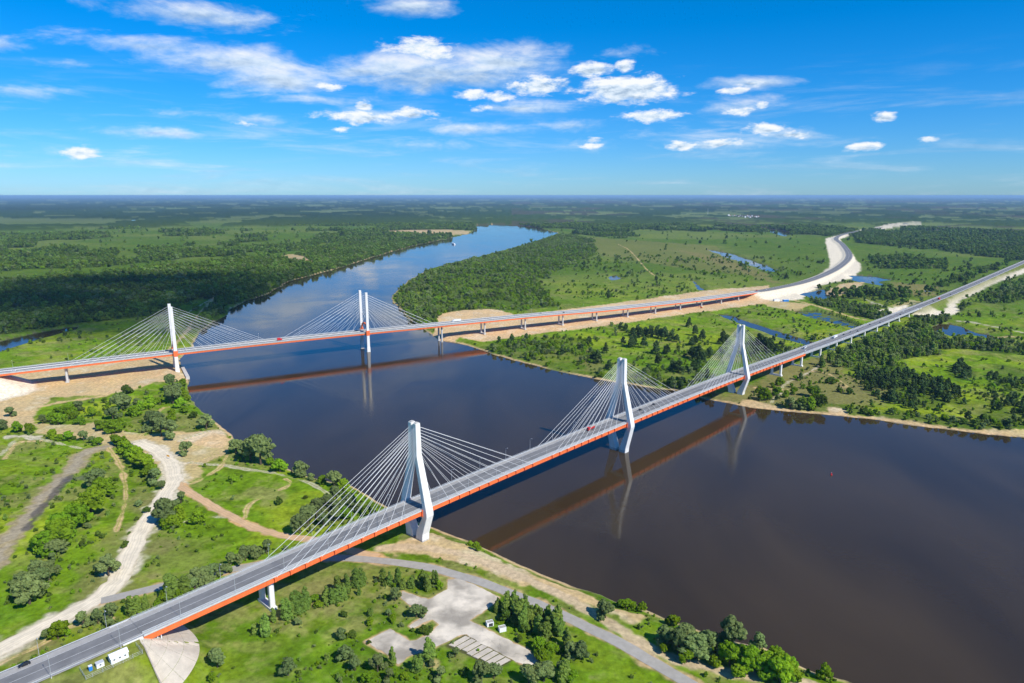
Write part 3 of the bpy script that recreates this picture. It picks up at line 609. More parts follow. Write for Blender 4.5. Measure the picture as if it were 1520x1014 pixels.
# ------------------------------------------------------------------ water
wv = [(x, y, 0) for x, y in ((-9000, -600), (9000, -600), (9000, 12000), (-9000, 12000))]
wm = mesh('river', wv, [(0, 1, 2, 3)])
mw = bpy.data.materials.new('river_water'); mw.use_nodes = True; nt = mw.node_tree; b = nt.nodes['Principled BSDF']
b.inputs['Base Color'].default_value = (.046, .031, .014, 1); b.inputs['Roughness'].default_value = .045; b.inputs['IOR'].default_value = 1.33; b.inputs['Specular IOR Level'].default_value = .5
ge = nd(nt, 'ShaderNodeNewGeometry')
w1 = nd(nt, 'ShaderNodeTexNoise'); w1.inputs['Scale'].default_value = .35; w1.inputs['Detail'].default_value = 4; w1.inputs['Roughness'].default_value = .55
nt.links.new(vmth(nt, 'MULTIPLY', ge.outputs['Position'], (.8, 1.5, 1)), w1.inputs['Vector'])
w2 = nd(nt, 'ShaderNodeTexNoise'); w2.inputs['Scale'].default_value = .006; w2.inputs['Detail'].default_value = 4; w2.inputs['Distortion'].default_value = 1.2
nt.links.new(ge.outputs['Position'], w2.inputs['Vector'])
wr = nd(nt, 'ShaderNodeMapRange', interpolation_type='SMOOTHSTEP'); nt.links.new(w2.outputs[0], wr.inputs[0]); wr.inputs[1].default_value = .38; wr.inputs[2].default_value = .62; wr.inputs[3].default_value = .016; wr.inputs[4].default_value = .055
bp = nd(nt, 'ShaderNodeBump'); bp.inputs['Strength'].default_value = 1.0; nt.links.new(wr.outputs[0], bp.inputs['Distance']); nt.links.new(w1.outputs[0], bp.inputs['Height']); nt.links.new(bp.outputs[0], b.inputs['Normal'])
w3 = nd(nt, 'ShaderNodeTexNoise'); w3.inputs['Scale'].default_value = 1.0; w3.inputs['Detail'].default_value = 6; w3.inputs['Distortion'].default_value = .6
nt.links.new(vmth(nt, 'MULTIPLY', ge.outputs['Position'], (.012, .0045, 1)), w3.inputs['Vector'])
sr = nd(nt, 'ShaderNodeMapRange'); nt.links.new(w3.outputs[0], sr.inputs[0]); sr.inputs[1].default_value = .3; sr.inputs[2].default_value = .7; sr.inputs[3].default_value = .72; sr.inputs[4].default_value = 1.28
scl = vmth(nt, 'SCALE', None).node; scl.inputs[0].default_value = (.046, .031, .014); nt.links.new(sr.outputs[0], scl.inputs['Scale']); nt.links.new(scl.outputs[0], b.inputs['Base Color'])
rr0 = nd(nt, 'ShaderNodeMapRange', interpolation_type='SMOOTHSTEP'); nt.links.new(w2.outputs[0], rr0.inputs[0]); rr0.inputs[1].default_value = .40; rr0.inputs[2].default_value = .62; rr0.inputs[3].default_value = .03; rr0.inputs[4].default_value = .085; nt.links.new(rr0.outputs[0], b.inputs['Roughness'])
tag(link('river', wm, None, mw), 'wide dark river winding to the horizon under two bridges', 'river', kind='structure')

# ------------------------------------------------------------------ roads laid on the land
def ribbon(name, pts, w, mat, lift, rag=0.0, step=3.0, cross=5, zf=None, seed=0, o0=None, o1=None):
    p = np.asarray(pts); L = np.concatenate([[0], np.cumsum(np.linalg.norm(np.diff(p, axis=0), axis=1))])
    s = np.linspace(0, L[-1], max(2, int(L[-1] / step))); x, y = np.interp(s, L, p[:, 0]), np.interp(s, L, p[:, 1])
    tx, ty = np.gradient(x), np.gradient(y); l = np.hypot(tx, ty); nx, ny = ty / l, -tx / l
    a, b_ = (-w, w) if o0 is None else (o0, o1)
    V = []; Fc = []
    j0 = rag * fbm(s, s * 0 + seed, 7, 3, seed + 3); j1 = rag * fbm(s, s * 0 + seed + 50, 7, 3, seed + 4)
    for k in range(cross):
        t = k / (cross - 1); o = (a + j0) * (1 - t) + (b_ + j1) * t
        X, Y = x + nx * o, y + ny * o
        Z = (height(X, Y) if zf is None else zf(s)) + lift
        V.append(np.stack([X, Y, Z], -1))
    V = np.stack(V, 1).reshape(-1, 3); n = len(s)
    for i in range(n - 1):
        for k in range(cross - 1):
            q = i * cross + k; Fc.append((q, q + 1, q + cross + 1, q + cross))
    me = mesh(name, V, Fc)
    at_ = me.attributes.new('across', 'FLOAT', 'POINT'); at_.data.foreach_set('value', np.tile(np.linspace(0, 1, cross), n).astype(np.float32))
    o = link(name, me, None, mat)
    if me.polygons[0].normal.z < 0: me.flip_normals()
    return o
tag(ribbon('gravel_road', WHITE_ROAD, 6.2, M_gravel, .10, 1.0, 2.0, 7, seed=1), 'wide chalk-white gravel road bending past the green shrubs', 'road', kind='structure')
tag(ribbon('dirt_road', ORANGE_ROAD, 3.3, M_orange_dirt, .07, 1.1, 2.0, 5, seed=2), 'orange earth road running towards the near bridge', 'road', kind='structure')
tag(ribbon('paved_road', PAVED_ROAD, 3.6, M_asphalt_old, .14, .25, 2.5, 5, seed=3), 'pale worn asphalt lane curving under the near bridge', 'road', kind='structure')
def along_n(s0, s1, st=10): return np.array([NQ + ND * s for s in np.arange(s0, s1 + .1, st)])
def axis_ribbon(name, ptf, s0, s1, oa, ob, dz, mat, parent=None, st=6.0):
    s = np.linspace(s0, s1, max(2, int((s1 - s0) / st))); V = []; Fc = []
    for q in s: V += [ptf(q, oa, dz), ptf(q, ob, dz)]
    for i in range(len(s) - 1): Fc.append((2 * i, 2 * i + 1, 2 * i + 3, 2 * i + 2))
    me = mesh(name, V, Fc)
    if me.polygons[0].normal.z < 0: me.flip_normals()
    return link(name, me, parent, mat)
def axis_solid(name, ptf, s0, s1, prof, mat, parent=None, st=12.0):
    """closed cross-section (offset, dz) swept along a bridge axis"""
    s = np.linspace(s0, s1, max(2, int((s1 - s0) / st))); mb = MB()
    mb.loft([[ptf(q, o, dz) for o, dz in prof] for q in s])
    me = mesh(name, mb.v, mb.f); bm = bmesh.new(); bm.from_mesh(me); bmesh.ops.recalc_face_normals(bm, faces=bm.faces); bm.to_mesh(me); bm.free()
    return link(name, me, parent, mat)
def road_on_bank(name, s0, s1, label, ptf=npt):
    rd = axis_ribbon(name, ptf, s0, s1, -9.6, 9.2, -.10, M_shoulder); tag(rd, label, 'road', kind='structure')
    axis_ribbon('carriageway', ptf, s0, s1, -5.2, 6.6, -.04, M_asphalt if s0 < 0 else M_asphalt_far, rd)
    for o in (-5.0, .7, 6.3): axis_ribbon('lane_line', ptf, s0, s1, o - .13, o + .13, -.01, M_line, rd)
    for o in (-9.0, 8.6): axis_solid('guard_rail', ptf, s0, s1, [(o - .06, .35), (o + .06, .35), (o + .06, .75), (o - .06, .75)], M_steel, rd)
    return rd
road_on_bank('approach_road', -400, -168.05, 'grey approach road on its grassy embankment leading onto the near bridge')
road_on_bank('highway', 1199.05, 5000, 'straight highway on a low embankment running away past the near bridge')
fr = ribbon('highway', FAR_ROAD, 11, M_asphalt_far, .0, 0, 8, 3, zf=lambda s: np.interp(s, np.concatenate([[0], np.cumsum(np.linalg.norm(np.diff(FAR_ROAD, axis=0), axis=1))]), FAR_ROAD_Z))
tag(fr, 'new curving highway between wide white sand shoulders', 'road', kind='structure')
for oo in (-8.5, 0, 8.5):
    ln = ribbon('lane_line', FAR_ROAD, .3, M_line, .05, 0, 10, 2, zf=lambda s: np.interp(s, np.concatenate([[0], np.cumsum(np.linalg.norm(np.diff(FAR_ROAD, axis=0), axis=1))]), FAR_ROAD_Z), o0=oo - .25, o1=oo + .25); ln.parent = fr

def flat_patch(name, pts, mat, lift, cell=2.5):
    """a sheet cut to an outline and draped over the land"""
    bm = bmesh.new(); vs = [bm.verts.new((x, y, 0)) for x, y in pts]; bm.faces.new(vs)
    bmesh.ops.triangulate(bm, faces=bm.faces)
    for ax in (0, 1):
        lo, hi = min(p[ax] for p in pts), max(p[ax] for p in pts); c_ = lo + cell
        while c_ < hi:
            no = (1, 0, 0) if ax == 0 else (0, 1, 0); co = (c_, 0, 0) if ax == 0 else (0, c_, 0)
            bmesh.ops.bisect_plane(bm, geom=bm.verts[:] + bm.edges[:] + bm.faces[:], plane_co=co, plane_no=no); c_ += cell
    X = np.array([v.co.x for v in bm.verts]); Y = np.array([v.co.y for v in bm.verts]); Z = height(X, Y)
    for v, z in zip(bm.verts, Z): v.co.z = z + lift
    me = bpy.data.meshes.new(name); bm.normal_update(); bm.to_mesh(me); bm.free()
    if sum(p.normal.z for p in me.polygons) < 0: me.flip_normals()
    return link(name, me, None, mat)
rngp = random.Random(4)
pl = []
for i, p in enumerate(PLAZA):
    q = PLAZA[(i + 1) % len(PLAZA)]; L = np.linalg.norm(q - p); n_ = max(1, int(L / 2.2))
    for k in range(n_):
        w_ = p + (q - p) * k / n_; pl.append((w_[0] + rngp.uniform(-.45, .45) * (k > 0), w_[1] + rngp.uniform(-.45, .45) * (k > 0)))
tag(flat_patch('paved_yard', pl, M_plaza, .12), 'bleached concrete yard branching off the asphalt lane', 'pavement', kind='structure')
# broken parking slabs beside the yard, one strip each
slabs = empty('slab_row', (*G(712, 970), float(height(*[np.array([c_]) for c_ in G(712, 970)])[0]))); tag(slabs, 'row of old concrete slabs with weeds in the dark joints', 'pavement', kind='structure')
sa, sb_, sc_, sd_ = [np.array(G(*q)) for q in ((691, 943.5), (759, 979.5), (738, 991), (664, 958))]
for k in range(8):
    t0, t1 = (k + .10) / 8, (k + .90) / 8
    c4 = [sa + (sb_ - sa) * t0, sa + (sb_ - sa) * t1, sd_ + (sc_ - sd_) * t1, sd_ + (sc_ - sd_) * t0]
    c4 = [c4[0] + (c4[3] - c4[0]) * rngp.uniform(0, .04), c4[1], c4[2] + (c4[1] - c4[2]) * rngp.uniform(0, .12), c4[3] + (c4[0] - c4[3]) * rngp.uniform(0, .12)]
    zz = [float(height(np.array([p[0]]), np.array([p[1]]))[0]) for p in c4]; zt = max(zz) + .10
    mb = MB(); mb.loft([[(p[0], p[1], zt - .35 + rngp.uniform(-.02, .02)) for p in c4], [(p[0], p[1], zt + rngp.uniform(-.03, .03)) for p in c4]])
    mb.build('slab', M_slab, slabs)
# concrete cone under the abutment, cast in bays
apron = empty('slope_paving', npt(-168, 10, -3)); tag(apron, 'fan of pale concrete slope paving below the near bridge abutment', 'pavement', kind='structure')
for ai in range(7):
    for ri in range(4):
        a0, a1 = -65 + ai * 22.2, -65 + (ai + 1) * 22.2; r0, r1 = .4 + ri * 6.6, .4 + (ri + 1) * 6.6
        V = []; n_ = 6
        for i in range(n_ + 1):
            for j in range(n_ + 1):
                A_ = R(a0 + .12 + (a1 - a0 - .24) * i / n_); r_ = r0 + .04 + (r1 - r0 - .08) * j / n_
                s_ = -170.3 + max(0, math.cos(A_)) * r_ if abs(a0) < 91 else -170.3
                s_ = -170.3 + math.cos(A_) * r_; o_ = 10.0 * (1 if A_ > 0 else -1) * min(1, abs(A_) / R(90)) + math.sin(A_) * r_
                V.append((s_, o_))
        XY = np.array([NQ + ND * s_ + NN * o_ for s_, o_ in V]); Z = height(XY[:, 0], XY[:, 1]) + .14 + rngp.uniform(-.02, .02)
        me = mesh('paving_bay', np.concatenate([XY, Z[:, None]], 1), [(i * (n_ + 1) + j, i * (n_ + 1) + j + 1, (i + 1) * (n_ + 1) + j + 1, (i + 1) * (n_ + 1) + j) for i in range(n_) for j in range(n_)])
        if me.polygons[0].normal.z < 0: me.flip_normals()
        link('paving_bay', me, apron, M_slab)

def zg(x, y): return float(height(np.array([x]), np.array([y]))[0])

# ------------------------------------------------------------------ near bridge
UC = MB().cyl((0, 0, 0), (0, 0, 1), 1, n=6); ME_CABLE = mesh('stay_cable', UC.v, UC.f, True); ME_CABLE.materials.append(M_cable)
def stay(parent, p0, p1, r):
    o = link('stay_cable', ME_CABLE, parent, None)
    p0, p1 = Vector(p0), Vector(p1); d = p1 - p0
    o.matrix_basis = Matrix.Translation(p0) @ d.to_track_quat('Z', 'Y').to_matrix().to_4x4() @ Matrix.Diagonal((r, r, d.length, 1))
    return o
def oframe(ptxy, D, N):
    return lambda a, b, z: (ptxy[0] + D[0] * a + N[0] * b, ptxy[1] + D[1] * a + N[1] * b, z)
def leg_rings(fr, secs, side):
    """secs: z, offset, size along, size across; corners chamfered"""
    rings = []
    for z, o, a, b in secs:
        h, w, c = a / 2, b / 2, .28
        rings.append([fr(x, side * o + y, z) for x, y in ((h - c, w), (h, w - c), (h, -w + c), (h - c, -w), (-h + c, -w), (-h, -w + c), (-h, w - c), (-h + c, w))])
    return rings
def fixn(o):
    bm = bmesh.new(); bm.from_mesh(o.data); bmesh.ops.recalc_face_normals(bm, faces=bm.faces); bm.to_mesh(o.data); bm.free(); return o
def obox(fr, a0, a1, b0, b1, z0, z1): 
    return MB().loft([[fr(a, b, z) for a, b in ((a0, b0), (a1, b0), (a1, b1), (a0, b1))] for z in (z0, z1)])
NB = empty('cable_stayed_bridge', (NQ[0], NQ[1], 4)); tag(NB, 'cable-stayed road bridge with three white splayed pylons and an orange steel girder', 'bridge')
S0, S1, S2 = -168.0, 634.0, 1199.0
axis_solid('deck', npt, S0, S2, [(-9, -.02), (9, -.02), (9, -.5), (8.0, -.62), (-8.0, -.62), (-9, -.5)], M_deck, NB)
axis_ribbon('footway', npt, S0, S2, 6.95, 8.6, .10, M_cornice, NB); axis_ribbon('shoulder', npt, S0, S2, -8.2, -5.2, .03, M_shoulder, NB)
axis_ribbon('carriageway', npt, S0, S2, -5.2, 6.6, .05, M_asphalt, NB)
for o in (-4.95, .7, 6.3): axis_ribbon('lane_line', npt, S0, S2, o - .14, o + .14, .07, M_line, NB)
for sd in (-1, 1):
    fixn(axis_solid('girder', npt, S0, S1, [(sd * 8.15, -.66), (sd * 8.62, -.66), (sd * 8.62, -3.75), (sd * 8.15, -3.75)], M_orange, NB, 10))
    axis_solid('cornice', npt, S0, S2, [(sd * 8.72, .16), (sd * 9.12, .16), (sd * 9.12, -.62), (sd * 8.72, -.62)], M_cornice, NB, 10)
    axis_solid('girder', npt, S1 + .3, S2, [(sd * 7.4, -.66), (sd * 8.3, -.66), (sd * 8.1, -2.3), (sd * 7.4, -2.3)], M_deck, NB, 10)
    for h in (.55, .85, 1.15): axis_solid('hand_rail', npt, S0, S2, [(sd * 8.88, h), (sd * 8.96, h), (sd * 8.96, h + .07), (sd * 8.88, h + .07)], M_steel, NB, 12)
    g_ = 6.8 if sd > 0 else -8.3
    axis_solid('guard_rail', npt, S0, S2, [(g_ - .05, .40), (g_ + .05, .40), (g_ + .05, .80), (g_ - .05, .80)], M_steel, NB, 12)
    mb = MB()
    for s_ in np.arange(S0 + 1, S2, 2.4):
        x, y, z = npt(s_, sd * 8.92); mb.box(x, y, z + .65, .09, .09, 1.1)
        x, y, z = npt(s_, g_ - sd * .12); mb.box(x, y, z + .4, .09, .09, .8)
    tag(mb.build('railing_posts', M_steel, NB), kind='stuff')
RIB = MB().box(0, 0, 0, .16, .10, 2.95); ME_RIB = mesh('panel_rib', RIB.v, RIB.f); ME_RIB.materials.append(M_orange)
for sd in (-1, 1):
    for s_ in np.arange(S0 + 5.5, S1 - 2, 11.0):
        o = link('panel_rib', ME_RIB, NB); o.matrix_basis = Matrix.Translation(npt(s_, sd * 8.66, -2.22)) @ Matrix.Rotation(NA, 4, 'Z')
axis_solid('deck_box', npt, S0, S1, [(-8.1, -.7), (8.1, -.7), (7.0, -3.1), (-7.0, -3.1)], M_orange, NB, 12)
axis_solid('deck_box', npt, S1 + .3, S2, [(-7.3, -.7), (7.3, -.7), (7.3, -1.5), (-7.3, -1.5)], M_deck, NB, 12)
BRK = MB().box(0, 0, 0, .9, .95, 2.3).box(0, 0, 1.3, 1.4, 1.1, .3); ME_BRK = mesh('anchor_bracket', BRK.v, BRK.f); ME_BRK.materials.append(M_orange)
def bracket(parent, p, rz):
    o = link('anchor_bracket', ME_BRK, parent); o.matrix_basis = Matrix.Translation(p) @ Matrix.Rotation(rz, 4, 'Z'); return o
N_PYL = [(0.0, 3.0), (228.0, -2.0), (457.0, 0.6)]
for s0, zb in N_PYL:
    c0 = NQ + ND * s0; fr_ = oframe(c0, ND, NN); dz = float(nz(s0)); zt = dz + 55.6
    py = obox(fr_, -1.6, 1.6, -11.6, 11.6, dz - 6.2, dz - 4.0).build('pylon', M_conc, NB); fixn(py)
    for sd in (-1, 1):
        secs = [(zb, 4.7, 5.8, 7.0), (zb + 6.5, 5.5, 5.8, 6.6), (dz - 3.6, 11.5, 5.8, 4.1), (dz - 1.5, 11.6, 5.7, 3.8), (dz + 35, 2.7, 4.3, 3.3), (zt, 2.3, 3.7, 3.1)]
        fixn(MB().loft(leg_rings(fr_, secs, sd)).build('leg', M_conc, py))
        fixn(MB().loft(leg_rings(fr_, [(zb - 1, 4.65, 5.9, 7.1), (max(zb, 0) + 1.3, 4.9, 5.9, 7.05), (max(zb, 0) + 2.2, 5.0, 5.88, 7.0)], sd)).build('leg_foot', M_conc_base, py))
        fixn(obox(fr_, -3.4, 3.4, sd * 8.7, sd * 9.9, dz - 4.3, dz + .25).build('side_bracket', M_orange, py))
        fixn(obox(fr_, -1.2, 1.2, sd * 2.3 - 1.1, sd * 2.3 + 1.1, zt - .1, zt + .55).build('leg_cap', M_conc_base, py))
        for dr in (-1, 1):
            for i in range(10):
                sa_ = s0 + dr * (20 + i * 9.15); zz = zt - 2.6 - (9 - i) * 1.85
                oo = 2.3 + (zt - zz) / 20.6 * .4
                top = fr_(dr * 1.5, sd * oo, zz)
                stay(NB, npt(sa_, sd * 9.3, -1.0), top, .105)
                bracket(NB, Vector(npt(sa_ + dr * .5, sd * 9.05, -2.2)), NA + (0 if sd < 0 else math.pi))
def twin_pier(parent, xy, D, N, ztop, off, kind, lab=None):
    fr_ = oframe(xy, D, N)
    z0 = min(zg(*fr_(0, s_, 0)[:2]) for s_ in (-off, off)) - 1.2
    pier = obox(fr_, -1.9, 1.9, -off - 2.0, off + 2.0, z0, z0 + 2.7).build('pier', M_conc if kind == 'near' else M_conc_base, parent); fixn(pier)
    for sd in (-1, 1):
        if kind == 'near':
            fixn(MB().loft(leg_rings(fr_, [(z0 + 2.2, off, 3.0, 2.3), (ztop - 1.6, off, 2.8, 2.1), (ztop, off, 3.0, 2.6)], sd)).build('column', M_conc, pier))
        else:
            MB().cyl(fr_(0, sd * off, z0 + 1.5), fr_(0, sd * off, ztop - .9), 1.35, n=12).build('column', M_cornice, pier)
            fixn(obox(fr_, -1.5, 1.5, sd * off - 1.6, sd * off + 1.6, ztop - .9, ztop).build('column_cap', M_cornice, pier))
for s_ in [-104, 565, 631, 697, 760, 823, 886, 949, 1012, 1075, 1138]:
    d_ = 3.2 if s_ < 634 else 1.6
    twin_pier(NB, NQ + ND * s_, ND, NN, float(nz(s_)) - d_ - .05, 5.4, 'near')
for s_, a0, a1 in ((-168, -4.0, -.3), (1199, .3, 4.0)):
    fr_ = oframe(NQ + ND * s_, ND, NN); z_ = float(nz(s_))
    ab = fixn(obox(fr_, a0, a1, -9.1, 9.1, z_ - 7, z_ - .42).build('abutment', M_conc, NB))
    for sd in (-1, 1): fixn(obox(fr_, a0 - (5 if s_ < 0 else -.1), a1 - (.4 if s_ < 0 else -5), sd * 9.15, sd * 9.7, z_ - 6.5, z_ + .1).build('wing_wall', M_conc, ab))
for k in range(3):
    x, y, z = npt(-163.5 + 1.6 * k, 7.6); MB().cyl((x, y, zg(x, y) - .2), (x, y, z - 3.7), .25, n=8).build('bearing_post', M_white, NB)

# ------------------------------------------------------------------ far bridge
FB = empty('cable_stayed_bridge', (FQ[0], FQ[1], 4)); tag(FB, 'second cable-stayed bridge with two straight twin-mast pylons and a long orange-edged viaduct', 'bridge')
T0, T1 = -190.0, 1151.0
axis_solid('deck', fpt, T0, T1, [(-12.2, -.02), (12.2, -.02), (12.2, -.5), (11.0, -.62), (-11.0, -.62), (-12.2, -.5)], M_deck, FB)
for a_o, b_o in ((-10.2, -1.4), (1.4, 10.2)): axis_ribbon('carriageway', fpt, T0, T1, a_o, b_o, .05, M_asphalt_far, FB)
for o in (-9.8, -5.8, -1.7, 1.7, 5.8, 9.8): axis_ribbon('lane_line', fpt, T0, T1, o - .15, o + .15, .08, M_line, FB)
axis_solid('median_barrier', fpt, T0, T1, [(-.3, 0), (.3, 0), (.15, .9), (-.15, .9)], M_cornice, FB)
for sd in (-1, 1):
    axis_solid('girder', fpt, T0, T1, [(sd * 11.2, -.66), (sd * 11.9, -.66), (sd * 11.7, -3.0), (sd * 11.2, -3.0)], M_orange, FB, 14)
    axis_solid('cornice', fpt, T0, T1, [(sd * 11.95, .3), (sd * 12.35, .3), (sd * 12.35, -.62), (sd * 11.95, -.62)], M_cornice, FB, 14)
    for h in (.7, 1.2): axis_solid('hand_rail', fpt, T0, T1, [(sd * 12.1, h), (sd * 12.2, h), (sd * 12.2, h + .09), (sd * 12.1, h + .09)], M_steel, FB, 16)
    axis_solid('guard_rail', fpt, T0, T1, [(sd * 10.6, .4), (sd * 10.7, .4), (sd * 10.7, .85), (sd * 10.6, .85)], M_steel, FB, 16)
axis_solid('deck_box', fpt, T0, T1, [(-11, -.7), (11, -.7), (9, -2.6), (-9, -2.6)], M_orange, FB, 14)
for s0, zb in ((0.0, 2.5), (250.6, -2.0)):
    fr_ = oframe(FQ + FD * s0, FD, FN); dz = float(fz(s0)); zt = 86.5
    py = obox(fr_, -1.4, 1.4, -13.0, 13.0, dz - 4.6, dz - 2.7).build('pylon', M_conc, FB); fixn(py)
    for sd in (-1, 1):
        fixn(MB().loft(leg_rings(fr_, [(zb, 14.0, 5.0, 3.8), (zb + 9, 14.0, 4.6, 3.5), (zb + 9.1, 14.0, 4.2, 3.1), (zt - 14, 13.9, 3.6, 2.7), (zt, 13.9, 3.5, 2.7)], sd)).build('leg', M_conc, py))
        fixn(obox(fr_, -2.5, 2.5, sd * 12.4, sd * 15.9, dz - 3.6, dz + 3.4).build('collar', M_orange, py))
    arc = [fr_(0, 12.2 * math.cos(t), dz + 2.2 + 10.5 * math.sin(t)) for t in np.linspace(0.08, math.pi - .08, 17)]
    rings = []
    for i, p in enumerate(arc):
        q0, q1 = Vector(arc[max(i - 1, 0)]), Vector(arc[min(i + 1, 16)]); t = (q1 - q0).normalized(); up = Vector((FD[0], FD[1], 0)); sd_v = t.cross(up)
        rings.append([Vector(p) + up * (1.1 * x) + sd_v * (.75 * y) for x, y in ((1, 1), (-1, 1), (-1, -1), (1, -1))])
    fixn(MB().loft(rings).build('portal_arch', M_orange, py))
    for sd in (-1, 1):
        for dr in (-1, 1):
            for i in range(10):
                sa_ = s0 + dr * (14 + i * 11.1); zz = zt - 3.5 - (9 - i) * 2.9
                p_ = fpt(sa_, sd * 12.3, -.3); stay(FB, p_, fr_(dr * 1.7, sd * 13.6, zz), .125)
for s_ in [-118, 371, 446, 522, 598, 672, 746, 818, 888, 953, 1018, 1080, 1128]:
    xy = fxy(s_); t_ = fxy(s_ + 1) - xy; t_ = t_ / np.linalg.norm(t_)
    twin_pier(FB, xy, t_, np.array([t_[1], -t_[0]]), float(fz(s_)) - 2.7, 5.8, 'far')
for s_, a0, a1 in ((T0, -3.0, -.3), (T1, .3, 3.0)):
    t_ = fxy(s_ + 1) - fxy(s_); fr_ = oframe(fxy(s_), t_, np.array([t_[1], -t_[0]])); z_ = float(fz(s_))
    fixn(obox(fr_, a0, a1, -12.4, 12.4, z_ - 6, z_ - .42).build('abutment', M_conc, FB))
wr_ = axis_ribbon('approach_road', fpt, -420, T0 - .2, -12, 12, -.1, M_asphalt_far); tag(wr_, 'road leading onto the far bridge from the sandy bank', 'road', kind='structure')
# concrete quay at the foot of the far bridge pylon
qa, qb = Vector((*G(271, 546, 2), 0)), Vector((*G(279, 561, 2), 0)); qd = (qb - qa).normalized(); qn = Vector((-qd.y, qd.x, 0))
qw = MB().loft([[tuple(p + Vector((0, 0, z))) for p in (qa - qn * 2, qb - qn * 2, qb + qn * 2, qa + qn * 2)] for z in (-2, 3.4)])
fixn(tag(qw.build('quay_wall', M_conc_base), 'short concrete quay wall at the foot of the far bridge pylon on the sandy bank', 'wall'))

# ------------------------------------------------------------------ street lamps
def lamp_meshes():
    a = MB().cyl((0, 0, 0), (0, 0, 9.6), .09, .06, 6); a.cyl((0, 0, 9.55), (0, 1.5, 10.0), .06, .05, 5)
    b = MB().box(0, 1.8, 10.02, .34, .9, .16)
    c = MB().box(0, 0, .2, .4, .4, .5)
    return [mesh(n, q.v, q.f) for n, q in (('pole', a), ('lamp_head', b), ('base_block', c))]
LAMP = lamp_meshes()
for me, m in zip(LAMP, (M_steel, M_steel, M_cornice)): me.materials.append(m)
def lamp(p, rz, label, group):
    e_ = empty('street_lamp', p, rz); tag(e_, label, 'street lamp', group)
    for n, me in zip(('pole', 'lamp_head', 'base_block'), LAMP): link(n, me, e_, None, True)
for s_ in list(np.arange(-205, 640, 27.0)) + list(np.arange(660, 1190, 54.0)):
    for sd in (-1, 1):
        if abs(s_) < 4 or abs(s_ - 228) < 4 or abs(s_ - 457) < 4: continue
        onb = s_ > -168
        lamp(npt(s_, sd * (8.4 if sd > 0 else 8.75) if onb else sd * 9.9, .02 if onb else -.3), NA + (math.pi if sd < 0 else 0) , 
             ('slim grey street lamp on the ' + ('sunny' if sd > 0 else 'shaded') + ' railing side of the three-pylon bridge') if onb else 'slim grey street lamp beside the approach road before the near bridge',
             'lamps on the near bridge, ' + ('sunny side' if sd > 0 else 'shaded side') if onb else 'lamps by the near approach road')
for s_ in np.arange(-170, 1140, 55.0):
    lamp(fpt(s_, -11.3, .02), FA + math.pi, 'slim grey street lamp along the two-pylon bridge', 'lamps on the far bridge')

# ------------------------------------------------------------------ vehicles
def wheels(parent, xs, w, r):
    mb = MB().cyl((0, -.12, 0), (0, .12, 0), r, n=12); me = mesh('wheel', mb.v, mb.f, False); me.materials.append(M_tyre)
    hb = MB().cyl((0, -.14, 0), (0, .14, 0), r * .5, n=8); mh = mesh('rim', hb.v, hb.f); mh.materials.append(M_silver)
    for x in xs:
        for sd in (-1, 1):
            o = link('wheel', me, parent, None, True); o.location = (x, sd * w, r); link('rim', mh, o, None, True)
def car(p, rz, paint, label, group=None, van=False):
    e_ = empty('van' if van else 'car', p, rz); tag(e_, label, 'van' if van else 'car', group)
    h = 1.25 if van else 1.0
    prof = [(-2.2, .35), (2.2, .35), (2.25, .75), (1.25, .92 * h), (-2.0, .98 * h), (-2.25, .8)]
    mb = MB().loft([[(x, y * (1 - .04 * (abs(y) > .8)), z) for x, z in prof] for y in (-.88, -.84, .84, .88)]); fixn(mb.build('body', paint, e_, False, True))
    cab = [(-1.9, .95 * h), (1.2, .9 * h), (.45, 1.45 * h + (.35 if van else 0)), (-1.35, 1.47 * h + (.4 if van else 0))]
    fixn(MB().loft([[(x, y * (.86 if z > 1.2 * h else 1), z) for x, z in cab] for y in (-.78, .78)]).build('window_band', M_glass, e_, False, True))
    rf = MB().box(-.45, 0, 1.48 * h + (.38 if van else 0), 1.75, 1.28, .07); rf.build('roof', paint, e_, False, True)
    for sd in (-1, 1):
        MB().box(2.2, sd * .6, .68, .1, .35, .16).build('headlight', M_white, e_, False, True); MB().box(-2.22, sd * .6, .72, .1, .3, .16).build('tail_light', M_red, e_, False, True)
    wheels(e_, (-1.35, 1.4), .78, .33)
def truck(p, rz, cabm, boxm, L, label, box=True):
    e_ = empty('truck', p, rz); tag(e_, label, 'truck')
    MB().box(0, 0, .85, L, .95, .3).build('chassis', M_dark, e_, False, True)
    x1 = L / 2
    fixn(MB().loft([[(x, y, z) for x, z in ((x1 - 2.1, .7), (x1, .7), (x1 + .05, 1.8), (x1 - .25, 3.0), (x1 - 2.1, 3.1))] for y in (-1.2, 1.2)]).build('cab', cabm, e_, False, True))
    MB().box(x1 - .02, 0, 2.2, .25, 2.1, .85).build('windscreen', M_glass, e_, False, True)
    if box: MB().box(-1.2, 0, 2.45, L - 2.6, 2.5, 2.75).build('cargo_box', boxm, e_, False, True)
    else:
        t = MB(); t.loft([[(-x1, -1.1, 1.3), (x1 - 2.5, -1.1, 1.2), (x1 - 2.5, 1.1, 1.2), (-x1, 1.1, 1.3)], [(-x1 - .3, -1.25, 2.7), (x1 - 2.4, -1.25, 2.8), (x1 - 2.4, 1.25, 2.8), (-x1 - .3, 1.25, 2.7)]]); fixn(t.build('tipper_body', boxm, e_, False, True))
        MB().box(-1.3, 0, 2.82, L - 3.4, 2.1, .3).build('load', M_asphalt_old, e_, False, True)
    wheels(e_, (-x1 + 1.0, -x1 + 2.3, x1 - 1.3), 1.05, .5)
UPB = NA; DNB = NA + math.pi
car(npt(-211, -7.6, -.02), DNB, M_black, 'black car on the approach road shoulder before the near bridge')
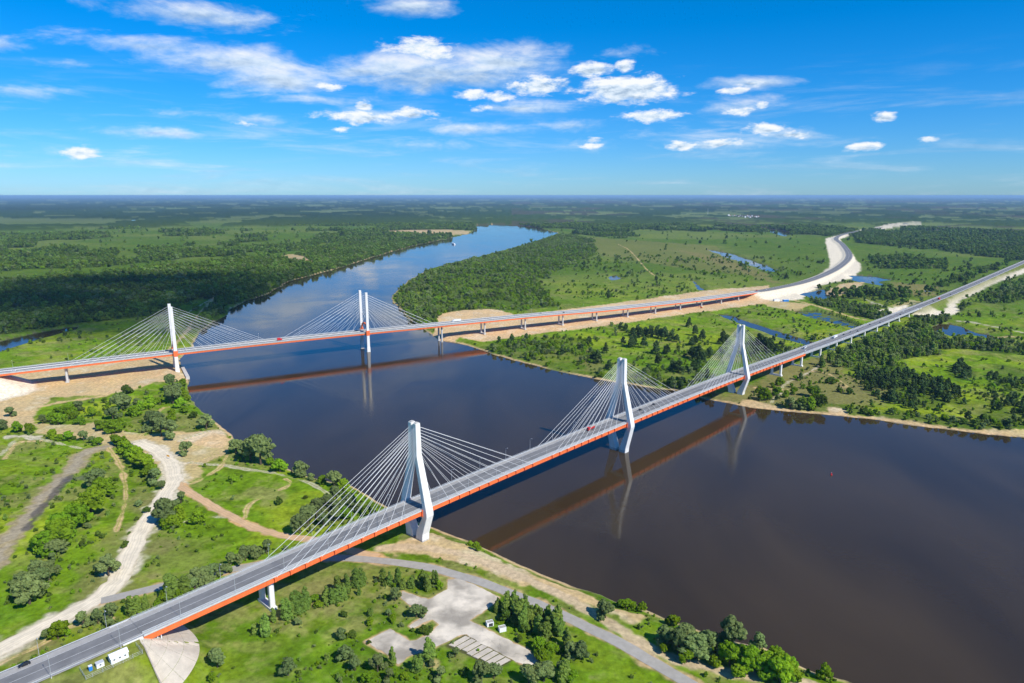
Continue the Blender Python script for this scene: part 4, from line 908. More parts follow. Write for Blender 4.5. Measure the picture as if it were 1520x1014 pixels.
truck(npt(189, -3.0, .06), DNB, M_red, M_red, 8.6, 'red tipper truck crossing below the middle pylon of the near bridge', False)
for s_, o_, pm, lb in ((286, -2.6, M_black, 'black car between the middle and far pylons of the near bridge, nearer the midspan'), (263, -2.6, M_black, 'black car just past the middle pylon of the near bridge'), (645, 3.4, M_white, 'white car beside the end of the orange girder'),
                       (262, 3.4, M_silver, 'silver car in the outer lane past the middle pylon'), (-1, 0, None, '')):
    if pm: car(npt(s_, o_, .06), UPB if o_ > 0 else DNB, pm, lb)
truck(npt(660, -2.4, .06), DNB, M_white, M_silver, 6.5, 'small white box truck where the orange girder ends')
truck(npt(774, -2.2, .06), DNB, M_white, M_white, 14.5, 'long white articulated truck on the concrete viaduct')
for s_, o_, pm in ((812, -2.4, M_black), (842, -2.2, M_grey), (858, 3.4, M_black), (904, -2.4, M_silver), (936, -2.4, M_black), (972, 3.2, M_grey), (1090, 3.2, M_black), (1130, -2.4, M_white)):
    car(npt(s_, o_, .06), UPB if o_ > 0 else DNB, pm, {M_black: 'black', M_grey: 'grey', M_silver: 'silver', M_white: 'white'}[pm] + ' car in the line of traffic on the concrete viaduct', {M_black: 'black', M_grey: 'grey', M_silver: 'silver', M_white: 'white'}[pm] + ' cars on the concrete viaduct')
truck(npt(1372, 3.2, -.03), UPB, M_red, M_red, 10, 'red box truck on the straight highway past the viaduct')
for s_, o_, pm in ((1330, 3.2, M_black), (1345, -2.4, M_black), (1476, 3.2, M_black), (1670, -2.4, M_white), (1722, -2.4, M_silver), (1850, 3.2, M_white), (2080, -2.4, M_white)):
    nm = {M_black: 'black', M_silver: 'silver', M_white: 'white'}[pm]
    car(npt(s_, o_, -.03), UPB if o_ > 0 else DNB, pm, nm + ' car on the straight highway beyond the viaduct', nm + ' cars on the straight highway')
truck(fpt(129, 5.6, .06), FA, M_red, M_red, 6.5, 'small red truck between the two pylons of the far bridge')
truck(fpt(402, -5.6, .06), FA + math.pi, M_white, M_white, 15, 'long white truck beside the last stay cables of the far bridge')
for s_, o_, pm, lb in ((-168, 5.6, M_white, 'white car at the sandy end of the far bridge'), (12, -5.6, M_silver, 'silver car beside the bankside pylon of the far bridge'), (238, -5.6, M_black, 'black car beside the midstream pylon of the far bridge'),
                       (560, -5.6, M_grey, 'grey car on the first part of the far viaduct'), (930, 5.6, M_black, 'black car on the bending end of the far viaduct'), (600, 5.6, M_black, 'black car on the straight part of the far viaduct')):
    car(fpt(s_, o_, .06), FA if o_ > 0 else FA + math.pi, pm, lb)
i0 = 14; p_ = FAR_ROAD[3]; t_ = FAR_ROAD[4] - FAR_ROAD[3]
for k, (fr0, pm, nm) in enumerate(((2, M_red, 'red'), (6, M_white, 'white'))):
    p_, q_ = FAR_ROAD[fr0], FAR_ROAD[fr0 + 1]; t_ = (q_ - p_) / np.linalg.norm(q_ - p_)
    car((p_[0] - t_[1] * 4, p_[1] + t_[0] * 4, FAR_ROAD_Z[fr0] + .02), math.atan2(t_[1], t_[0]) + math.pi, pm, nm + ' van at the start of the new curving highway', None, True)
x, y = G(190, 664.5); truck((x, y, zg(x, y) + .1), R(200), M_yellow, M_grey, 7.5, 'small dump truck on the dirt junction behind the hedge', False)
x, y = G(1160, 448.5); car((x, y, zg(x, y)), R(20), M_white, 'white van parked at the sandy works below the far viaduct end', None, True)
x, y = G(744, 916); 

# ------------------------------------------------------------------ huts, cabins, fence, signs, boat, buoy
def hut(name, p, rz, L, W, H, rise, wall, roof, label, windows=2):
    e_ = empty(name, p, rz); tag(e_, label, 'hut' if rise else 'cabin')
    w_ = MB().box(0, 0, H / 2, L, W, H)
    if rise: w_.add([(-L / 2, -W / 2, H), (-L / 2, W / 2, H), (-L / 2, 0, H + rise), (L / 2, -W / 2, H), (L / 2, W / 2, H), (L / 2, 0, H + rise)], [(0, 1, 2), (3, 5, 4)])
    w_.build('wall', wall, e_, False, True)
    for sd in (-1, 1):
        if rise:
            a = Vector((0, sd * (W / 2 + .25), H - .12)); b_ = Vector((0, 0, H + rise + .04)); nn = Vector((0, sd * rise, W / 2)).normalized() * .07
            MB().loft([[(x_, *(q + o_)[1:]) for q, o_ in ((a, Vector()), (b_, Vector()), (b_, nn), (a, nn))] for x_ in (-L / 2 - .25, L / 2 + .25)]).build('roof_slope', roof, e_, False, True)
    if not rise: MB().box(0, 0, H + .06, L + .15, W + .15, .12).build('roof', roof, e_, False, True)
    for k in range(windows):
        MB().box(-L / 2 + L * (k + .6) / (windows + .2), -W / 2 - .012, H * .62, .7, .05, .55).build('window', M_glass, e_, False, True)
    MB().box(L / 2 + .012, 0, 1.0, .05, .9, 2.0).build('door', M_silver, e_, False, True)
    return e_
def bench_z(s_, o_): x, y = (NQ + ND * s_ + NN * o_); return (x, y, zg(x, y) - .02)
hut('site_hut', bench_z(-181, 16.2), NA, 7.0, 4.2, 2.9, 1.1, M_white, M_white, 'white gabled metal hut behind a post fence beside the bridge abutment', 3)
hut('equipment_cabin', bench_z(-188.2, 15.4), NA, 3.0, 2.2, 2.1, 0, M_white, M_silver, 'low white equipment cabin between the gabled hut and the blue toilet', 1)
tl = hut('portable_toilet', bench_z(-191.8, 15.2), NA, 1.3, 1.3, 2.2, 0, M_blue, M_white, 'blue portable toilet inside the fence by the abutment', 0); tl['category'] = 'toilet'
PSm = MB().box(0, 0, 1.1, .1, .1, 2.3); ME_POST = mesh('fence_post', PSm.v, PSm.f); ME_POST.materials.append(M_steel)
fence = empty('post_fence', bench_z(-172.5, 20.6)); tag(fence, 'grey steel post and wire fence around the white gabled hut', 'fence')
fpts = [(-172.5, 12.5), (-172.5, 16.5), (-172.5, 20.6), (-176.5, 20.6), (-180.5, 20.6), (-184.5, 20.6), (-188.5, 20.6), (-192.5, 20.6), (-195, 20.6), (-195, 16.5), (-195, 12.5)]
fw = []
for s_, o_ in fpts:
    q = bench_z(s_, o_); o = link('post', ME_POST, fence); o.matrix_basis = Matrix.Translation(q); fw.append(q)
for h in (.5, 1.2, 1.9):
    for a, b_ in zip(fw[:-1], fw[1:]): MB().cyl((a[0], a[1], a[2] + h), (b_[0], b_[1], b_[2] + h), .035, n=4).build('wire', M_steel, fence)
for (u, v), rz, lb in (((727, 928), 20, 'white concrete shed at the grove edge, the one with the dark open front'), ((745.5, 936), 20, 'white flat-roofed concrete shed at the grove edge, nearer the slabs')):
    x, y = G(u, v); e_ = empty('concrete_shed', (x, y, zg(x, y) - .05), R(rz)); tag(e_, lb, 'shed', None)
    sh = MB()
    for bx in ((0, -1.2, 1.2, 3.6, .2, 2.4), (0, 1.2, 1.2, 3.6, .2, 2.4), (-1.7, 0, 1.2, .2, 2.2, 2.4), (1.7, 0, 1.2, .2, 2.2, 2.4)): sh.box(*bx)
    sh.build('wall', M_white, e_, False, True); MB().box(0, 0, 2.2, 3.2, 2.18, .12).build('roof', M_asphalt_old, e_, False, True)
    if 'open' in lb: MB().box(.2, -1.312, 1.1, 2.2, .03, 1.7).build('opening_shade', M_dark, e_, False, True)  # dark panel on the closed wall, painting the shade inside an open front
x, y = G(250, 681); sg = empty('road_sign', (x, y, zg(x, y)), R(-20)); tag(sg, 'yellow rectangular road sign on a post at the gravel road bend', 'sign')
MB().cyl((0, 0, 0), (0, 0, 2.2), .09, n=6).build('post', M_steel, sg, False, True); MB().box(0, -.1, 2.6, 3.0, .1, 1.3).build('panel', M_yellow, sg, False, True); MB().box(0, 0, .25, 2.2, .9, .5).build('footing', M_conc_base, sg, False, True)
for (u, v), pm, lb in (((1152, 447), M_white, 'white works cabin on the sand near the far viaduct end'), ((1166, 447.5), M_blue, 'blue works cabin on the sand near the far viaduct end')):
    x, y = G(u, v); hut('works_cabin', (x, y, zg(x, y)), R(15), 12, 5, 4.2, 0, pm, M_white, lb, 3)
# excavator below the far viaduct
x, y = G(1041, 457.5); ex = empty('excavator', (x, y, zg(x, y)), R(150)); tag(ex, 'orange excavator working on the sand under the far viaduct', 'excavator')
for sd in (-1, 1): MB().loft([[(xx, sd * 1.1 - .3, zz) for xx, zz in ((-1.9, .1), (1.9, .1), (2.2, .5), (1.9, .95), (-1.9, .95), (-2.2, .5))], [(xx, sd * 1.1 + .3, zz) for xx, zz in ((-1.9, .1), (1.9, .1), (2.2, .5), (1.9, .95), (-1.9, .95), (-2.2, .5))]]).build('track', M_dark, ex, False, True)
MB().box(-.4, 0, 1.7, 3.6, 2.5, 1.2).build('body', M_orange, ex, False, True); MB().box(.9, .7, 2.4, 1.3, 1.0, 1.7).build('cab', M_glass, ex, False, True)
MB().cyl((1.2, -.3, 1.9), (4.2, -.3, 5.0), .3, .25, 6).build('boom', M_orange, ex, False, True); MB().cyl((4.2, -.3, 5.0), (6.2, -.3, 2.2), .22, .18, 6).build('stick', M_orange, ex, False, True); MB().box(6.2, -.3, 1.7, 1.0, 1.1, .9).build('bucket', M_dark, ex, False, True)
# passenger ship far upstream
x, y = G(673, 363, 0); bo = empty('river_boat', (x, y, 0), R(115)); bo.scale = (.55, .6, .6); tag(bo, 'white passenger boat far up the river bend', 'boat')
hl = [[(-36, -5, z), (20, -6, z), (34, -2, z), (38, 0, z), (34, 2, z), (20, 6, z), (-36, 5, z)] for z in (-.5, 4.0)]
fixn(MB().loft(hl).build('hull', M_white, bo, False, True)); MB().box(-4, 0, 5.6, 54, 9, 3.0).build('lower_deck', M_white, bo, False, True); MB().box(-6, 0, 8.3, 44, 8, 2.4).build('upper_deck', M_white, bo, False, True); MB().box(16, 0, 11, 7, 6, 3).build('wheelhouse', M_white, bo, False, True)
for z in (5.8, 8.4):
    for sd in (-1, 1): MB().box(-5, sd * (4.52 if z < 7 else 4.02), z, 44, .05, 1.0).build('window_strip', M_glass, bo, False, True)
x, y = G(1234, 705, 0); by = empty('buoy', (x, y, 0)); by.scale = (.72, .72, .72); tag(by, 'small red channel buoy floating on the dark river', 'buoy')
MB().cyl((0, 0, -.4), (0, 0, .5), 1.1, 1.1, 12).build('float', M_red, by, False, True); MB().cyl((0, 0, .5), (0, 0, 2.6), .8, .35, 8).build('tower', M_red, by, False, True); MB().cyl((0, 0, 2.6), (0, 0, 3.1), .2, .15, 6).build('lantern', M_white, by, False, True)
# far village houses
rngv = random.Random(8)
for k in range(16):
    u, v = 1082 + k * 2.9 + rngv.uniform(-1, 1), 321.2 + (k % 3) * .7 + k * .12
    x, y = G(u, v, 4); L = rngv.uniform(11, 17); e_ = empty('house', (x, y, zg(x, y)), rngv.uniform(0, 3)); tag(e_, 'tiny pale house of the far village among the dark woods', 'house', 'houses of the far village')
    W_ = L * .6; H_ = 12 + rngv.uniform(0, 4)
    MB().box(0, 0, H_ / 2, L, W_, H_).build('wall', M_white if k % 3 else M_conc, e_, False, True)
    rf = MB(); rf.add([(-L / 2 - 1, -W_ / 2 - 1, H_), (L / 2 + 1, -W_ / 2 - 1, H_), (L / 2 + 1, W_ / 2 + 1, H_), (-L / 2 - 1, W_ / 2 + 1, H_), (-L / 2 - 1, 0, H_ + 6), (L / 2 + 1, 0, H_ + 6)], [(0, 1, 5, 4), (2, 3, 4, 5), (0, 4, 3), (1, 2, 5), (0, 3, 2, 1)])
    rf.build('roof', M_roof if k % 2 else M_silver, e_, False, True)
x, y = G(1050.5, 319, 4); ms = empty('radio_mast', (x, y, zg(x, y))); tag(ms, 'thin white radio mast standing in the far woods', 'mast')
MB().cyl((0, 0, 0), (0, 0, 70), 1.6, .6, 6).build('mast_column', M_white, ms, False, True); MB().cyl((0, 0, 62), (0, 0, 66), 2.2, 2.2, 8).build('antenna_drum', M_white, ms, False, True)

# ------------------------------------------------------------------ trees
def crown_mesh(kind, seed, clumps, leaves, lowpoly=False):
    """crown of unit width: many small leaf faces gathered in clumps; z 0 .. height"""
    rg = np.random.default_rng(seed); cs = []
    if kind in ('willow', 'bush', 'dark', 'deciduous'):
        hgt = {'willow': .92, 'bush': .80, 'dark': .72, 'deciduous': 1.1}[kind]; lobes = []
        for k in range(7 if lowpoly else 9):
            a = k * 2.4 + rg.uniform(-.5, .5); q = rg.uniform(.10, .30) if k > 1 else .05; r_ = rg.uniform(.11, .27)
            lobes.append((math.cos(a) * q, math.sin(a) * q, hgt * rg.uniform(.22, .72) if q > .2 else hgt - r_ * rg.uniform(.95, 1.25), r_))
        for k in range(clumps):
            lx, ly, lz, lr = lobes[k % len(lobes)]; n = rg.normal(size=3); n /= np.linalg.norm(n); n[2] = abs(n[2]) * 1.1 - .25
            z_ = max(.07, lz + n[2] * lr * 1.05); cs.append((lx + n[0] * lr, ly + n[1] * lr, z_, rg.uniform(.055, .105) * (1.5 if lowpoly else 1)))
        for lx, ly, lz, lr in lobes: cs.append((lx, ly, lz * .9, lr * .82))
    elif kind == 'poplar':
        for k in range(4):
            a = rg.uniform(0, 6.28); bx, by, h = math.cos(a) * rg.uniform(.05, .34), math.sin(a) * rg.uniform(.05, .34), rg.uniform(.9, 1.45)
            for j in range(clumps // 4):
                t = (j + .5) / (clumps // 4); cs.append((bx + rg.normal(0, .05), by + rg.normal(0, .05), h * (.08 + .9 * t), 0.13 * (1 - .22 * t) * (.75 + .5 * math.sin(math.pi * min(1, t * .8 + .15)))))
    else:                                            # pine
        h = 1.3
        for j in range(clumps):
            t = rg.uniform(0, 1); a = rg.uniform(0, 6.28); rad = .46 * (1 - t) ** .5 * rg.uniform(.3, 1)
            cs.append((math.cos(a) * rad, math.sin(a) * rad, h * (.20 + .72 * t), rg.uniform(.07, .13) * (1.35 if lowpoly else 1)))
    V, Fc = [], []
    ico = None
    for (cx, cy_, cz, cr) in cs:
        n = rg.normal(size=(leaves, 3)); n /= np.linalg.norm(n, axis=1)[:, None]
        pos = np.array([cx, cy_, cz]) + n * cr * rg.uniform(.72, 1.08, (leaves, 1)) * np.array([1, 1, .85])
        pos[:, 2] = np.maximum(pos[:, 2], .01)
        nn = n + rg.normal(0, .38, (leaves, 3)) + np.array([0, 0, .25]); nn /= np.linalg.norm(nn, axis=1)[:, None]
        t1 = np.cross(nn, rg.normal(size=(leaves, 3))); t1 /= np.linalg.norm(t1, axis=1)[:, None]; t2 = np.cross(nn, t1)
        sz = cr * rg.uniform(.26, .48, (leaves, 1)) * (1.75 if lowpoly else 1.0)
        if kind == 'pine': t2 = t2 * .6
        b0 = len(V)
        for sgn in ((-1, -1), (1, -.7), (.8, 1), (-.9, .8)): V.append(pos + t1 * sz * sgn[0] + t2 * sz * sgn[1])
        m_ = len(V) - 4
        Fc.append((m_, leaves))
    verts = []; faces = []; base = 0
    for k, (m_, L) in enumerate(Fc):
        blk = np.stack(V[m_:m_ + 4], 1).reshape(-1, 3); verts.append(blk)
        f = np.arange(L * 4).reshape(-1, 4) + base; faces.append(f); base += L * 4
    # solid inner masses so that the crown shades itself
    core_v, core_f = [], []
    bm = bmesh.new(); bmesh.ops.create_icosphere(bm, subdivisions=1, radius=1); iv = np.array([v.co[:] for v in bm.verts]); bm.verts.index_update(); if_ = [[v.index for v in f.verts] for f in bm.faces]; bm.free()
    cf = []
    for (cx, cy_, cz, cr) in cs:
        verts.append(iv * cr * .74 * np.array([1, 1, .85]) + np.array([cx, cy_, max(cz, cr * .8)])); cf += [tuple(i + base for i in f) for f in if_]; base += len(iv)
    VV = np.concatenate(verts); FF = [tuple(q) for f in faces for q in f.tolist()] + cf
    me = mesh('crown', VV, FF); me.materials.append(LM[kind]); return me
def trunk_mesh(kind, seed):
    rg = random.Random(seed); mb = MB()
    if kind == 'pine': mb.cyl((0, 0, -.05), (.01, 0, 1.15), .028, .01, 6)
    elif kind == 'poplar':
        for _ in range(3): a = rg.uniform(0, 6.28); mb.cyl((math.cos(a) * .06, math.sin(a) * .06, -.05), (math.cos(a) * .2, math.sin(a) * .2, .9), .018, .006, 5)
    else:
        mb.cyl((0, 0, -.05), (.02, .01, .35), .04, .028, 6)
        for _ in range(4): a = rg.uniform(0, 6.28); mb.cyl((.02, .01, .25), (math.cos(a) * .26, math.sin(a) * .26, .62), .022, .008, 5)
    me = mesh('trunk', mb.v, mb.f); me.materials.append(M_bark); return me
KINDS = ('willow', 'bush', 'poplar', 'dark', 'pine')
TREES = {k: [(crown_mesh(k, 10 + i * 7 + len(k), 72, 38), trunk_mesh(k, i)) for i in range(6)] for k in KINDS}
KNAME = {'willow': ('willow_tree', 'grey-green willow', 'tree'), 'bush': ('bush', 'bright green bush', 'bush'), 'poplar': ('poplar_sapling', 'upright poplar clump', 'tree'), 'dark': ('shrub', 'low dark shrub', 'shrub'), 'pine': ('pine_tree', 'dark pine', 'tree')}
rt = random.Random(11); PLANTED = []
def plant(u, v, wpx, kind, where):
    x, y = G(u, v); 
    w = wpx * mpp(u, v) * .94; z = zg(x, y)
    if z < .15: return
    nm, adj, cat = KNAME[kind]
    size = 'small' if w < 5 else 'medium' if w < 9.5 else 'large'
    e_ = empty(nm, (x, y, z - .05), rt.uniform(0, 6.28)); e_.scale = (w * rt.uniform(.85, 1.1), w * rt.uniform(.85, 1.1), w * rt.uniform(.78, 1.2)); PLANTED.append((x, y, w))
    A1 = (np.array([x]), np.array([y])); qual = ''
    for dist_, lim, txt in ((abs(water_sd(*A1)[0]), 11, "at the water's edge"), (line_d(*A1, WHITE_ROAD, 60)[0], 15, 'beside white gravel'), (line_d(*A1, ORANGE_ROAD, 60)[0], 14, 'beside orange earth'), (line_d(*A1, PAVED_ROAD, 60)[0], 13, 'beside worn asphalt'),
                            (poly_sd(*A1, PLAZA, 40)[0], 7, 'at the yard edge'), (line_d(*A1, MUD, 60)[0], 22, 'next to bare mud'), (min(poly_sd(*A1, p_, 30)[0] for p_, a_ in SAND), 5, 'edged by sand')):
        if dist_ < lim and txt.split()[-1] not in where: qual = ', ' + txt; break
    size = 'tiny' if w < 3.2 else 'small' if w < 5.5 else 'medium' if w < 8 else 'large' if w < 11.5 else 'very large'
    if len(f'{size} {adj} {where}{qual}'.split()) > 16: qual = ''
    tag(e_, f'{size} {adj} {where}{qual}', cat, f'{size} {adj} set {where}{qual}')
    cm, tm = rt.choice(TREES[kind]); link('crown', cm, e_, None, True); link('trunk', tm, e_, None, True)
W, B_, PO, DK, PI = 'willow', 'bush', 'poplar', 'dark', 'pine'
def plants(where, rows):
    for k, pts in rows:
        for u, v, w in pts: plant(u, v, w, k, where)
plants('in the thicket beside the muddy track', [
    (W, [(144, 723, 27), (85, 826, 26), (55, 861, 34), (74, 862, 30), (33, 880, 28), (44, 896, 38), (63, 877, 30), (70, 950, 16)]), (B_, [(150, 738, 36), (140, 752, 38), (136, 766, 40), (122, 776, 30), (111, 789, 40), (96, 800, 44), (92, 812, 46), (70, 822, 42), (60, 818, 30), (58, 878, 18)])])
plants('in the hedge along the white gravel road', [
    (B_, [(172, 660, 16), (179, 663, 22), (188, 672, 26), (195, 680, 24), (202, 687, 26), (208, 691, 20), (214, 697, 30), (222, 707, 26)]), (W, [(231, 718, 24), (226, 712, 18), (240, 727, 14), (162, 855, 33), (206, 752, 12)]), (DK, [(218, 762, 12), (203, 773, 7), (192, 793, 5), (186, 812, 12), (152, 800, 10)])])
plants('between the white gravel road and the orange dirt road', [(W, [(247, 777, 36), (269, 748, 16), (240, 770, 24)]), (B_, [(256, 785, 28), (267, 770, 24), (293, 777, 24), (247, 785, 22)])])
plants('below the shaded side of the near approach road', [
    (W, [(124, 931, 22), (146, 927, 20), (166, 925, 24), (289, 879, 26), (304, 874, 26), (291, 869, 26), (306, 862, 26), (317, 857, 22), (343, 846, 22), (355, 840, 18), (365, 833, 22), (380, 829, 20), (396, 822, 22), (330, 853, 18)]),
    (PO, [(195, 916, 22), (204, 912, 26), (257, 890, 26), (272, 885, 26), (213, 909, 16)]), (B_, [(87, 949, 26), (97, 946, 16), (245, 891, 22), (235, 896, 12), (266, 890, 18), (280, 881, 20)])])
plants('between the dirt road and the river', [
    (W, [(277, 675, 20), (351, 674, 24), (372, 684, 30), (387, 689, 44), (447, 706, 27), (462, 711, 12), (496, 722, 25), (446, 792, 34), (457, 781, 32), (470, 770, 30), (485, 759, 30), (498, 751, 28), (505, 762, 26), (498, 774, 26), (480, 780, 24), (520, 752, 22), (530, 760, 20)]),
    (B_, [(416, 700, 28), (478, 718, 16), (510, 728, 20), (346, 716, 16), (402, 690, 16), (512, 771, 24), (543, 764, 22), (556, 768, 16), (520, 741, 18)]), (DK, [(414, 749, 14), (454, 741, 9), (440, 700, 8)])])
plants('by the sandy bank of the far bridge', [
    (DK, [(189, 585, 16), (287, 621, 15)]), (W, [(16, 618, 16), (116, 610, 14), (64, 629, 12), (180, 610, 26), (168, 623, 20), (204, 601, 12), (255, 581, 24), (253, 591, 22), (257, 600, 28), (232, 639, 32), (240, 648, 24), (253, 651, 28), (307, 637, 24), (5, 637, 16), (124, 655, 13), (137, 659, 11), (225, 632, 20)]),
    (B_, [(91, 621, 20), (103, 616, 18), (87, 631, 22), (76, 626, 14), (138, 618, 16), (155, 598, 8), (200, 618, 22), (208, 610, 16), (150, 639, 20), (171, 644, 26), (181, 637, 16), (224, 606, 22), (236, 600, 14), (268, 605, 20), (272, 570, 15), (275, 592, 15), (274, 613, 14), (255, 626, 20), (26, 642, 18), (45, 644, 15), (79, 652, 15), (91, 654, 13), (103, 654, 16), (146, 662, 14), (112, 622, 14), (120, 630, 16), (262, 588, 14), (266, 596, 14)])])
plants('on the meadow sunward of the near bridge', [
    (W, [(323, 990, 27), (319, 978, 18), (428, 1002, 29), (512, 980, 28), (507, 948, 17), (442, 929, 12), (527, 995, 20), (587, 892, 20), (618, 916, 24), (629, 915, 14), (577, 914, 12), (676, 975, 16), (654, 1008, 20), (561, 997, 26), (578, 1011, 18), (733, 1007, 24), (715, 1013, 30), (640, 990, 12)]),
    (PO, [(393, 942, 22), (381, 941, 16), (410, 922, 16), (425, 920, 22), (434, 915, 20), (441, 912, 24), (455, 905, 22), (447, 908, 18), (483, 894, 18), (490, 890, 20), (497, 892, 22), (511, 890, 20), (502, 878, 22), (510, 880, 20), (519, 878, 20), (527, 873, 20), (538, 869, 18), (534, 882, 10), (548, 914, 12), (590, 867, 16), (600, 875, 16), (612, 873, 18), (625, 869, 20), (634, 876, 18), (645, 866, 16), (642, 983, 26), (618, 997, 22), (581, 989, 18), (577, 867, 15), (567, 862, 16)]),
    (B_, [(315, 1011, 14), (473, 901, 14), (467, 894, 16), (550, 926, 14), (584, 921, 15), (544, 1013, 22), (652, 871, 14), (600, 1008, 14), (460, 898, 12)]), (DK, [(522, 946, 15), (630, 940, 18), (511, 915, 12), (412, 938, 8), (470, 940, 6), (640, 936, 12), (548, 955, 8), (690, 1000, 14)])])
plants('in the grove behind the two white sheds', [
    (DK, [(752, 921, 20), (766, 927, 22), (780, 937, 22), (772, 952, 14)]), (PO, [(741, 908, 18), (752, 912, 24), (762, 913, 26), (770, 918, 24), (768, 908, 22), (782, 915, 26), (792, 925, 26), (786, 930, 26), (776, 934, 24), (798, 940, 26), (807, 947, 28), (822, 936, 28), (812, 930, 26), (844, 958, 26), (836, 1013, 30), (802, 928, 22), (829, 945, 22)]),
    (B_, [(745, 903, 15), (814, 977, 34), (799, 966, 26), (805, 985, 24), (850, 1012, 20), (822, 968, 20)]), (W, [(862, 980, 28), (850, 975, 24), (807, 1012, 36), (785, 1014, 30), (832, 1000, 20)])])
plants('on the river bank beyond the asphalt lane', [
    (W, [(899, 916, 31), (991, 957, 34), (1006, 969, 38), (1031, 977, 48), (1050, 962, 36), (1018, 960, 36), (1087, 964, 46), (1125, 964, 28), (1075, 958, 24)]),
    (B_, [(930, 898, 22), (921, 894, 16), (952, 903, 16), (940, 900, 14), (998, 925, 26), (1019, 982, 22), (1149, 977, 28), (1109, 995, 42), (1083, 988, 38), (1127, 1003, 38), (1139, 991, 32), (1161, 999, 34), (1157, 1014, 38), (1175, 1013, 26), (1225, 1004, 24), (707, 816, 15), (698, 807, 10), (1096, 1005, 26), (1060, 990, 22), (985, 968, 16), (1175, 990, 20)])])
pine_px = [(175, 290, 40), (205, 300, 40), (250, 335, 50), (278, 330, 60), (300, 340, 60), (330, 335, 60), (360, 340, 60), (400, 345, 60), (425, 350, 55), (450, 355, 60), (490, 365, 60), (525, 370, 50), (603, 275, 45), (640, 330, 50), (685, 362, 50), (640, 390, 60), (620, 395, 50), (395, 445, 65), (465, 447, 60), (407, 517, 55), (500, 548, 60), (540, 565, 70), (515, 555, 55), (640, 480, 70), (665, 485, 70), (620, 470, 60), (690, 500, 60), (730, 470, 60), (190, 385, 45), (260, 400, 65), (240, 405, 55), (320, 408, 50), (80, 440, 50), (30, 500, 60), (10, 490, 55), (100, 545, 55), (815, 385, 60), (1055, 410, 70), (1080, 420, 60), (1110, 430, 65), (1040, 400, 60), (1150, 445, 50), (1220, 360, 28), (515, 450, 24), (97, 70, 22), (98, 100, 30), (630, 550, 50), (660, 545, 50)]
plants('on the grassy spit between the two bridges', [(PI, [(880 + a / 4.222, 420 + b_ / 4.222, max(6, c_ / 4.222 * 1.05)) for a, b_, c_ in pine_px])])
plants('near the far-shore pylon of the near bridge', [(B_, [(1158, 572, 14), (1126, 583, 12), (1154, 586, 18), (1135, 594, 22), (1175, 575, 7), (1192, 576, 9), (1217, 553, 8), (1181, 563, 9), (1178, 585, 16), (1206, 589, 20), (1218, 594, 14), (1203, 604, 22), (1166, 590, 12), (1146, 575, 9)]),
    (DK, [(1212, 580, 12), (1232, 569, 14), (1188, 604, 22), (1217, 603, 18), (1155, 607, 14), (1246, 582, 10), (1260, 585, 14)]), (PI, [(1188, 564, 9)]), (PO, [(1216, 543, 14), (1232, 536, 16), (1222, 546, 12)]), (W, [(1173, 604, 20)])])

# what sets single trees of one kind and place apart: how they stand
_tr = [(o_, np.array(o_.location[:2]), o_.scale[0]) for o_ in scn.objects if o_.parent is None and o_.get('category') in ('tree', 'bush', 'shrub')]
_pos = np.array([p_ for _, p_, _ in _tr]); _bylab = {}
for o_, p_, w_ in _tr:
    d_ = np.sort(np.hypot(*(_pos - p_).T)); n_ = int((d_ < 1.5 * w_ + 3).sum()) - 1
    q_ = 'standing alone' if n_ == 0 else 'in a pair' if n_ == 1 else 'in a loose clump' if n_ < 5 else 'in a close clump'
    if len((o_['label'] + ' ' + q_).split()) <= 16: o_['label'] = o_['label'] + ', ' + q_
    _bylab.setdefault(o_['label'], []).append((w_, o_))
for lb, it in _bylab.items():
    it.sort(key=lambda t: t[0])
    for (w_, o_), word in ((it[0], 'smallest of the '), (it[-1], 'biggest of the ')):
        if len(it) > 2 and len(lb.split()) <= 13: o_['label'] = word + lb
    for w_, o_ in it: o_['group'] = o_['group'].split(', set')[0] + ', ' + lb.split(', ')[-1] if ', ' in lb else o_['group']

# woods and thickets too dense to count: points with instanced trees
src = bpy.data.collections.new('tree_sources')
low_kinds = ['willow', 'bush', 'deciduous', 'pine', 'poplar', 'dark']
for k in low_kinds:
    for i in range(2):
        o = bpy.data.objects.new(f'src_{low_kinds.index(k)}_{i}', crown_mesh(k, 200 + i * 13 + low_kinds.index(k), 22, 22, True)); src.objects.link(o)
def gn_forest():
    ng = bpy.data.node_groups.new('tree_scatter', 'GeometryNodeTree')
    ng.interface.new_socket('Geometry', in_out='INPUT', socket_type='NodeSocketGeometry'); ng.interface.new_socket('Geometry', in_out='OUTPUT', socket_type='NodeSocketGeometry')
    N = ng.nodes; i_ = N.new('NodeGroupInput'); o_ = N.new('NodeGroupOutput')
    ci = N.new('GeometryNodeCollectionInfo'); ci.inputs['Collection'].default_value = src; ci.inputs['Separate Children'].default_value = True; ci.inputs['Reset Children'].default_value = True
    iop = N.new('GeometryNodeInstanceOnPoints'); iop.inputs['Pick Instance'].default_value = True
    def at(name, ty):
        a = N.new('GeometryNodeInputNamedAttribute'); a.data_type = ty; a.inputs['Name'].default_value = name; return a.outputs['Attribute']
    ng.links.new(i_.outputs[0], iop.inputs['Points']); ng.links.new(ci.outputs[0], iop.inputs['Instance']); ng.links.new(at('kind', 'INT'), iop.inputs['Instance Index'])
    cx = N.new('ShaderNodeCombineXYZ'); ng.links.new(at('spin', 'FLOAT'), cx.inputs[2]); ng.links.new(cx.outputs[0], iop.inputs['Rotation']); ng.links.new(at('size', 'FLOAT_VECTOR'), iop.inputs['Scale'])
    ng.links.new(iop.outputs[0], o_.inputs[0]); return ng
NG = gn_forest()
